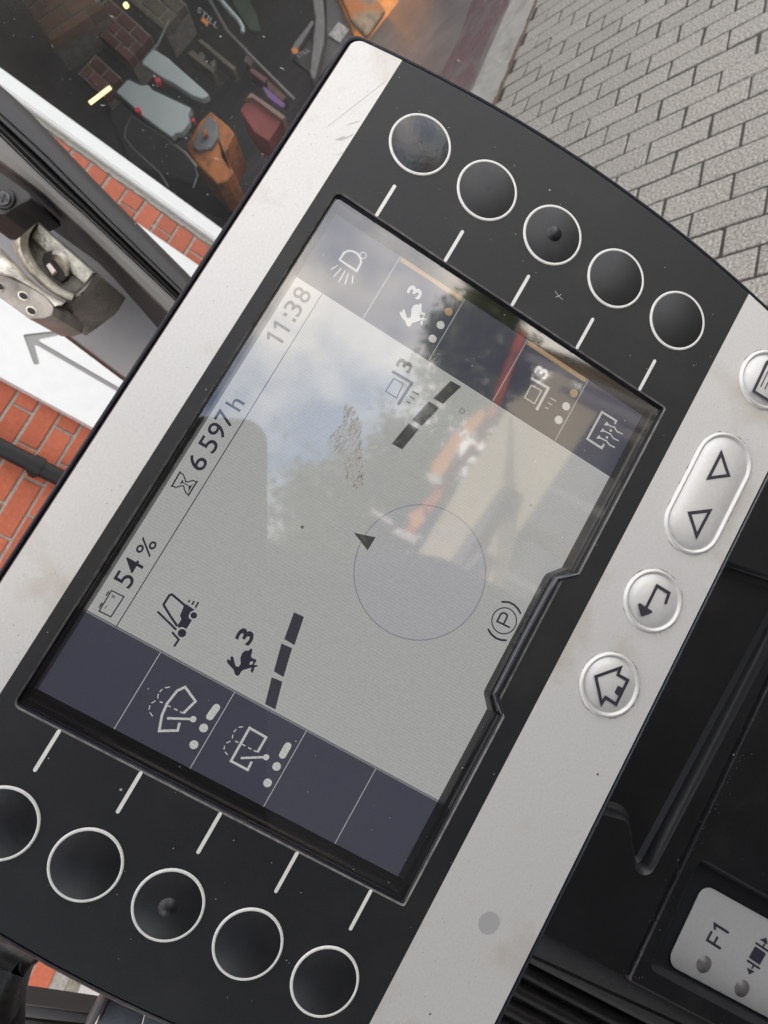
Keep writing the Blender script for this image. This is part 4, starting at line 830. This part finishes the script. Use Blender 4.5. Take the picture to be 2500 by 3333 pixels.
icon('hourglass_symbol', DK, zt, [([(575, 290), (530, 350), (240, 850), (195, 870)], 62), ([(1240, 680), (1195, 690), (890, 1180), (870, 1240)], 62), ([(560, 345), (680, 420), (730, 560), (770, 690), (880, 690), (1030, 640), (1200, 700)], 50),
     ([(240, 850), (400, 910), (560, 850), (690, 850), (720, 1000), (790, 1130), (890, 1195)], 50), ([(680, 730), (880, 850)], 34)], [[(650, 600), (690, 730), (530, 780)], [(1060, 760), (870, 1080), (880, 940), (870, 850), (960, 840)]], caps=False)
zu = zone(480, 1900, 220)
icon('forklift_symbol', DK, zu, [([(735, 1040), (570, 800), (410, 540), (400, 505), (540, 285), (590, 260), (640, 290), (920, 530)], 62), ([(250, 680), (710, 1130)], 56), ([(605, 1185), (770, 1370), (655, 1540)], 56), ([(1035, 400), (1010, 455)], 46), ([(1145, 425), (1095, 520)], 46), ([(1255, 445), (1175, 590)], 46)],
     [[(890, 520), (960, 505), (1160, 640), (1060, 690), (1010, 790), (1030, 850), (1095, 890), (960, 1110), (860, 1060), (760, 1080), (740, 1020), (835, 870), (800, 780), (885, 570)]], [((1140, 775), 82), ((850, 1210), 106)], caps=False)
zv = zone(700, 2020, 200); zw_ = zone(1270, 920, 200)
rab = [(315, 1085), (350, 1030), (420, 1080), (410, 1010), (450, 945), (495, 985), (545, 1190), (570, 1230), (640, 1240), (690, 1170), (685, 1000), (730, 880), (820, 800), (900, 810), (960, 750), (1000, 760), (1005, 830), (970, 960), (1000, 1010), (1100, 1045), (1120, 1080), (1050, 1190), (1160, 1205), (1150, 1230), (1060, 1265), (1040, 1370), (995, 1415), (960, 1350),
       (990, 1270), (900, 1290), (760, 1330), (700, 1380), (660, 1465), (590, 1495), (530, 1430), (500, 1320), (340, 1150)]
icon('rabbit_symbol', DK, zv, polys=[rab]); icon('rabbit_gap', LCDBG, zv, polys=[[(950, 1100), (1035, 1100), (1005, 1180), (925, 1190)]], zz=.009)
rab2 = [(250, 820), (265, 775), (330, 825), (330, 760), (365, 710), (395, 770), (440, 940), (520, 970), (565, 900), (570, 720), (620, 630), (700, 590), (780, 600), (825, 548), (850, 600), (840, 740), (880, 805), (930, 820), (940, 870), (895, 960), (975, 975), (975, 1005), (885, 1015), (865, 1130), (840, 1150), (815, 1110),
        (850, 1005), (760, 1040), (690, 1070), (600, 1085), (545, 1170), (490, 1195), (440, 1150), (410, 1050), (300, 930)]
icon('rabbit_symbol', LT, zw_, polys=[rab2]); icon('rabbit_gap', CELL, zw_, polys=[[(800, 875), (885, 875), (865, 955), (790, 955)]], zz=.009)
icon('load_symbol', DK, zc, [([(430, 787), (503, 828), (452, 938), (368, 887)], 9, True), ([(418, 732), (570, 822), (462, 990)], 24), ([(572, 886), (626, 914)], 10), ([(552, 926), (590, 948)], 10), ([(530, 963), (557, 979)], 10)], caps=False)
icon('load_symbol', LT, zd, [([(306, 838), (384, 882), (330, 982), (255, 935)], 8, True), ([(305, 785), (437, 862), (346, 1030)], 20), ([(454, 937), (498, 964)], 7), ([(431, 971), (466, 994)], 7), ([(413, 1009), (436, 1022)], 7)], caps=False)
icon('defrost_symbol', LT, zd, [([(950, 1138), (960, 1113), (850, 1046), (738, 1253), (848, 1324), (866, 1294)], 16), ([(888, 1136), (922, 1158), (945, 1160), (965, 1195), (1010, 1216)], 9), ([(858, 1188), (893, 1205), (915, 1215), (938, 1248), (980, 1268)], 9),
     ([(828, 1240), (862, 1258), (885, 1268), (908, 1300), (950, 1320)], 9)], [[(888, 1118), (905, 1150), (865, 1148)], [(858, 1170), (875, 1200), (835, 1198)], [(828, 1222), (845, 1253), (805, 1250)]], [((918, 1189), 10), ((888, 1242), 10)], caps=False)
icon('headlamp_symbol', LT, ze, [([(487, 702), (520, 650), (550, 632), (585, 634), (625, 655), (648, 690), (652, 725), (618, 790)], 17, True), ([(418, 778), (470, 746)], 9), ([(440, 833), (500, 767)], 9), ([(478, 875), (530, 786)], 9), ([(528, 888), (553, 806)], 9), ([(583, 885), (591, 822)], 9)], rings=[((668, 668), 25, 7)], caps=False)
icon('wiper_symbol', LT, zf, [([(792, 132), (845, 80), (800, 18), (765, 35), (722, 90), (700, 140), (688, 208), (768, 206), (776, 172)], 12), ([(722, 153), (835, 157)], 11),
     ([(735, 18), (712, 22)], 5), ([(702, 27), (690, 40)], 5), ([(684, 48), (682, 68)], 5), ([(672, 78), (655, 88)], 5), ([(648, 98), (644, 116)], 5), ([(648, 128), (660, 145)], 5), ([(690, 82), (704, 86)], 6), ([(722, 97), (738, 104)], 6), ([(752, 112), (768, 119)], 6), ([(778, 125), (790, 131)], 6)],
     discs=[((835, 157), 15)], caps=False)
icon('wiper_symbol', LT, zf, [([(1112, 300), (1150, 236), (1078, 195), (998, 338), (1070, 376), (1088, 340)], 12), ([(1040, 325), (1148, 321)], 11),
     ([(1050, 190), (1030, 192)], 5), ([(1020, 200), (1010, 214)], 5), ([(1006, 224), (1004, 240)], 5), ([(996, 252), (978, 260)], 5), ([(970, 272), (968, 288)], 5), ([(972, 298), (984, 312)], 5), ([(1016, 252), (1030, 258)], 6), ([(1045, 266), (1060, 272)], 6), ([(1072, 280), (1086, 287)], 6), ([(1096, 292), (1108, 298)], 6)],
     discs=[((1150, 321), 15)], caps=False)
for nm, d in (('indicator_dot', [((880, 195), 21)]), ('indicator_dot', [((838, 267), 21)]), ('indicator_dot', [((1195, 361), 21)]), ('indicator_dot', [((1156, 432), 21)])): icon(nm, LT, zf, discs=d)
icon('indicator_pill', LT, zf, [([(935, 107), (907, 146)], 36)]); icon('indicator_pill', LT, zf, [([(1243, 273), (1221, 312)], 36)])
for c in ((1265, 1205), (1203, 1310)): icon('indicator_dot', LT, ze, discs=[(c, 33)])
for c in ((573, 1002), (516, 1107)): icon('indicator_dot', LT, zd, discs=[(c, 31)])
icon('indicator_dot', TAN, ze, discs=[((1327, 1102), 33)]); icon('indicator_dot', TAN, zd, discs=[((633, 902), 31)])
for y0 in (3, 1): MB().add(*fill([[(6.755, y0 + .02), (6.84, y0 + .02), (6.84, y0 + .98), (6.755, y0 + .98)]], SZ + .005)).build('active_strip', TAN, LCD, PW)
for q4 in ([(870, 805), (950, 850), (808, 985), (735, 940)], [(700, 962), (780, 1015), (645, 1155), (572, 1105)], [(545, 1132), (622, 1182), (495, 1335), (415, 1290)]): icon('track_bar', BARS, zc, polys=[q4])
for q4 in ([(1270, 1170), (1313, 1190), (1272, 1312), (1228, 1286)], [(1216, 1305), (1262, 1325), (1225, 1450), (1183, 1425)]): icon('track_bar', BARS, zk, polys=[q4])
icon('track_bar', BARS, zi, polys=[[(590, 8), (662, 38), (615, 226), (545, 190)]])
MB().add(*disc((3.41, 1.72), 0.862, SZ + .002, 72)).build('dial_disc', ROUND, LCD, PW)
MB().add(*ringp((3.41, 1.72), 0.857, 0.867, SZ + .004, 96)).build('dial_ring', lcd_mat('lcd_ring', (0.17, 0.17, 0.24)), LCD, PW)
icon('direction_triangle', BARS, zg, polys=[[(360, 555), (527, 590), (465, 692)]])
icon('parking_brake_symbol', DK, zh, [([(688, 968), (556, 903), (595, 826), (618, 812), (645, 816), (668, 838), (662, 862), (626, 932)], 20), ([(462, 992), (495, 1045), (545, 1085), (600, 1105), (652, 1108)], 22), ([(612, 692), (680, 696), (735, 722), (780, 765), (808, 815)], 22)], rings=[((632, 897), 136, 13)])

# ring keys and tick marks
DOMEW = mat('worn_shiny_key', (0.012, 0.014, 0.018), 0.27, 0.0, 0.5, bump=0.12, bscale=900, var=.3, vscale=200, dirt=(.06, .06, .06), dscale=260, dpos=(.62, .72))
YK = [4.4914, 3.4815, 2.4655, 1.4525, 0.44]
def ring_profile(c, r0, r1, z, hz, n=56):
    prof = [(r1, z - .002), (r1 - (r1 - r0) * .12, z + hz * .7), (r1 - (r1 - r0) * .35, z + hz), (r0 + (r1 - r0) * .35, z + hz), (r0 + (r1 - r0) * .12, z + hz * .7), (r0, z - .002)]
    return loft([[(c[0] + r * math.cos(2 * math.pi * i / n), c[1] + r * math.sin(2 * math.pi * i / n), zz) for i in range(n)] for r, zz in prof])
for side, x in ((0, -1.268), (1, 8.004)):
    for k, y in enumerate(YK):
        c = (x, y)
        key = MB().add(*dome(c, 0.375, 0.045, 0.010)).build('soft_key', DOMEW if side and k == 0 else DOME, ROOT, PW, smooth=60)
        MB().add(*ring_profile(c, 0.363, 0.402, 0.0, 0.016)).build('key_ring', WHITEPR, key, PW, smooth=40)
        if k == 2: MB().add(*dome((x, y), 0.105, 0.05, 0.052, 24, 6)).build('key_nub', DOME, key, PW, smooth=60)
    xo, xi = ((7.348, 6.905) if side else (-0.629, -0.16))
    for y in ([4.4915, 3.4838, 2.470, 1.459, 0.452] if side else [4.4815, 3.480, 2.472, 1.465, 0.466]):
        MB().add(*ribbon([(xi, y), (xo, y)], 0.043, 0.003, False, True)).build('tick_mark', WHITEPR, ROOT, PW)
# silver keys of the lower strip
def capsule(c0, c1, r, n=20):
    a = math.atan2(c1[1] - c0[1], c1[0] - c0[0]); out = []
    for c, s in ((c1, -1), (c0, 1)):
        out += [(c[0] + r * math.cos(a + s * math.pi / 2 + math.pi * i / n), c[1] + r * math.sin(a + s * math.pi / 2 + math.pi * i / n)) for i in range(n + 1)]
    return ccw(out)
GRIME = patchy('brown_grime', (0.23, 0.16, 0.10), 300, 0.50, 0.72)
def silver_key(name, poly, hgt=0.05):
    rr = lambda d, z: [(x, y, z) for x, y in inset(poly, d)]
    V, Fs = loft([rr(0.052, 0.004), rr(0.09, 0.022), rr(0.15, 0.038), rr(0.24, 0.05), rr(0.31, 0.055)]); n = len(poly); Fs.append(tuple(4 * n + i for i in range(n)))
    key = MB().add(V, Fs).build(name, SILVERKEY, ROOT, PW, smooth=50)
    MB().add(*loft([rr(-0.012, -0.003), rr(0.0, 0.022), rr(0.016, 0.036), rr(0.034, 0.034), rr(0.05, 0.012), rr(0.058, 0.004)])).build('key_rim', SILVERKEY, key, PW, smooth=50)
    MB().add(*loft([rr(-0.026, 0.002), rr(-0.006, 0.002)])).build('grime_line', GRIME, key, PW)
    return key
k1 = silver_key('menu_key', circ((8.02, -1.075), 0.405, 48)); k2 = silver_key('arrow_key', capsule((5.759, -1.062), (6.682, -1.062), 0.41))
k3 = silver_key('back_key', circ((4.584, -1.05), 0.405, 48)); k4 = silver_key('home_key', circ((3.362, -1.04), 0.405, 48))
def keysym(key, zn, strokes=(), polys=(), z=0.0595):
    b = MB(); q = lambda x, y: tuple(pp(*zn(x, y), 0.05)[:2]); sc = (Vector(q(0, 0)) - Vector(q(100, 0))).length / 100
    for s in strokes: b.add(*ribbon([q(*p) for p in s[0]], s[1] * sc, z, len(s) > 2, len(s) < 3))
    for p in polys: b.add(*fill([ccw([q(*a) for a in p])], z + .001))
    b.build('key_symbol', INK, key, PW)
z1 = zone(1800, 1400, 700); z2 = zone(1700, 1800, 700); z3 = zone(1800, 900, 700)
keysym(k2, z1, [([(1295, 178), (1352, 350), (1198, 370)], 25, True), ([(1106, 815), (1050, 640), (1208, 622)], 25, True)])
keysym(k3, z2, [([(958, 412), (1038, 252), (1130, 308), (1104, 385)], 24)], [[(890, 392), (905, 385), (1000, 448), (998, 460), (925, 488), (910, 482)]])
keysym(k4, z2, [([(565, 952), (755, 885), (735, 938), (812, 980), (722, 1165), (640, 1112), (610, 1160)], 23, True)], [[(735, 1022), (790, 1048), (752, 1112), (712, 1080), (712, 1065)]])
keysym(k1, z3, [([(1545, 885), (1650, 660), (1770, 725), (1665, 960)], 22, True), ([(1600, 850), (1660, 725)], 9), ([(1632, 868), (1692, 742)], 9), ([(1662, 886), (1722, 760)], 9)])
MB().add(*disc((0.134, -1.039), 0.135, 0.003, 40)).build('light_sensor', mat('sensor_film', (0.36, 0.36, 0.355), 0.5, 0.2), ROOT, PW)

# wear: scraped patch on the glass, loose fibres and specks
rng = random.Random(3); sc = MB(); gr = MB(); zx = zone(980, 1280, 300)
patch = [Vector(p) for p in [(780, 200), (960, 300), (1100, 600), (1060, 800), (1100, 1000), (1130, 1200), (1150, 1450), (1170, 1530), (1080, 1720), (960, 1740), (780, 1540), (790, 1200), (600, 1000), (430, 950), (550, 730), (750, 560)]]
def inside(x, y):
    c = False
    for i in range(len(patch)):
        a, b_ = patch[i - 1], patch[i]
        if (a.y > y) != (b_.y > y) and x < (b_.x - a.x) * (y - a.y) / (b_.y - a.y) + a.x: c = not c
    return c
for i in range(2100):
    x, y = rng.uniform(400, 1200), rng.uniform(190, 1780)
    if not inside(x, y): continue
    film = rng.random() < .78; L_ = rng.uniform(30, 130) if film else rng.uniform(8, 40); a = math.radians(rng.gauss(122, 7 if film else 14))
    p, q = (pp(*zx(x - L_ * math.cos(a) / 2, y - L_ * math.sin(a) / 2), GZ), pp(*zx(x + L_ * math.cos(a) / 2, y + L_ * math.sin(a) / 2), GZ))
    if film: sc.add(*ribbon([p, q], rng.uniform(.003, .009), GZ + .004))
    elif rng.random() < .35 + .5 * (y > 1250): gr.add(*ribbon([p, q], rng.uniform(.003, .009), GZ + .005))
tag(sc.build('scrape_marks', mat('scrape_film', (0.34, 0.33, 0.305), 0.9), ROOT, PW), kind='stuff'); tag(gr.build('scrape_grit', mat('dried_dirt', (0.12, 0.11, 0.09), 0.9), ROOT, PW), kind='stuff')
p = pp(1215, 1456, GZ); MB().add([(p.x + .052 * math.cos(t) * .8 - .026 * math.sin(t) * .5, p.y + .052 * math.cos(t) * -.75 + .026 * math.sin(t) * -.8, GZ + .004) for t in [2 * math.pi * k / 20 for k in range(20)]], [tuple(range(20))]).build('dried_drop', mat('drop_film', (.34, .34, .32), .8), ROOT, PW)
p = pp(1504, 1338, GZ); MB().add(*ringp((p.x, p.y), .026, .036, GZ + .004, 20)).build('dried_bubble', mat('bubble_ring', (.08, .08, .08), .6), ROOT, PW)
du = MB()
for i in range(230):
    x, y = rng.uniform(-2, 8.6), rng.uniform(-1.6, 5.7); r = rng.uniform(.003, .009) * (2 if rng.random() < .06 else 1)
    if -0.15 < x < 6.9 and 0 < y < 5.06: z = GZ + .003
    elif y > T_ + .02 or y < B_ - .02: continue
    else: z = .004
    du.add(*disc((x, y), r, z, 5))
tag(du.build('dust_specks', mat('pale_dust', (0.30, 0.29, 0.27), 0.9), ROOT, PW), kind='stuff')
dk = MB()
for i in range(150):
    x, y = rng.uniform(-2, 8.6), rng.choice([rng.uniform(5.3, 5.75), rng.uniform(-1.6, -.4)]); dk.add(*disc((x, y), rng.uniform(.002, .006), .003, 6))
for px, py, r in ((1945, 2520, .017), (1400, 3300, .014), (985, 1715, .02)): p = pp(px, py, 0); dk.add(*disc((p.x, p.y), r, .003 if py > 2000 else GZ + .004, 9))
for pts, wd in (([(1065, 240), (1110, 420)], 4),):
    pass
tag(dk.build('dirt_specks', mat('dark_dirt', (0.10, 0.085, 0.07), 0.9), ROOT, PW), kind='stuff')
zs = zone(600, 0, 700); fb = MB()
for pts, wd in (([(1165, 1080), (1210, 1062), (1240, 1050)], 7), ([(1195, 1082), (1260, 1058), (1300, 1040)], 7), ([(1265, 960), (1345, 935)], 4), ([(1180, 1195), (1222, 1178)], 5), ([(1100, 980), (1560, 620)], 2.2)):
    fb.add(*ribbon([tuple(pp(*zs(*p), 0)[:2]) for p in pts], wd * .00148, .003))
tag(fb.build('scratch_marks', mat('scratch_dark', (0.43, 0.41, 0.38), 0.8), ROOT, PW), kind='stuff')
hr = MB(); zq = zone(1800, 900, 700)
for pts in ([(15, 112), (38, 148), (75, 180)], [(20, 160), (45, 150), (62, 138)]): hr.add(*ribbon([tuple(pp(*zq(*p), 0)[:2]) for p in pts], .006, .004))
tag(hr.build('lint', mat('lint', (0.45, 0.44, 0.42), 0.9), ROOT, PW), kind='stuff')
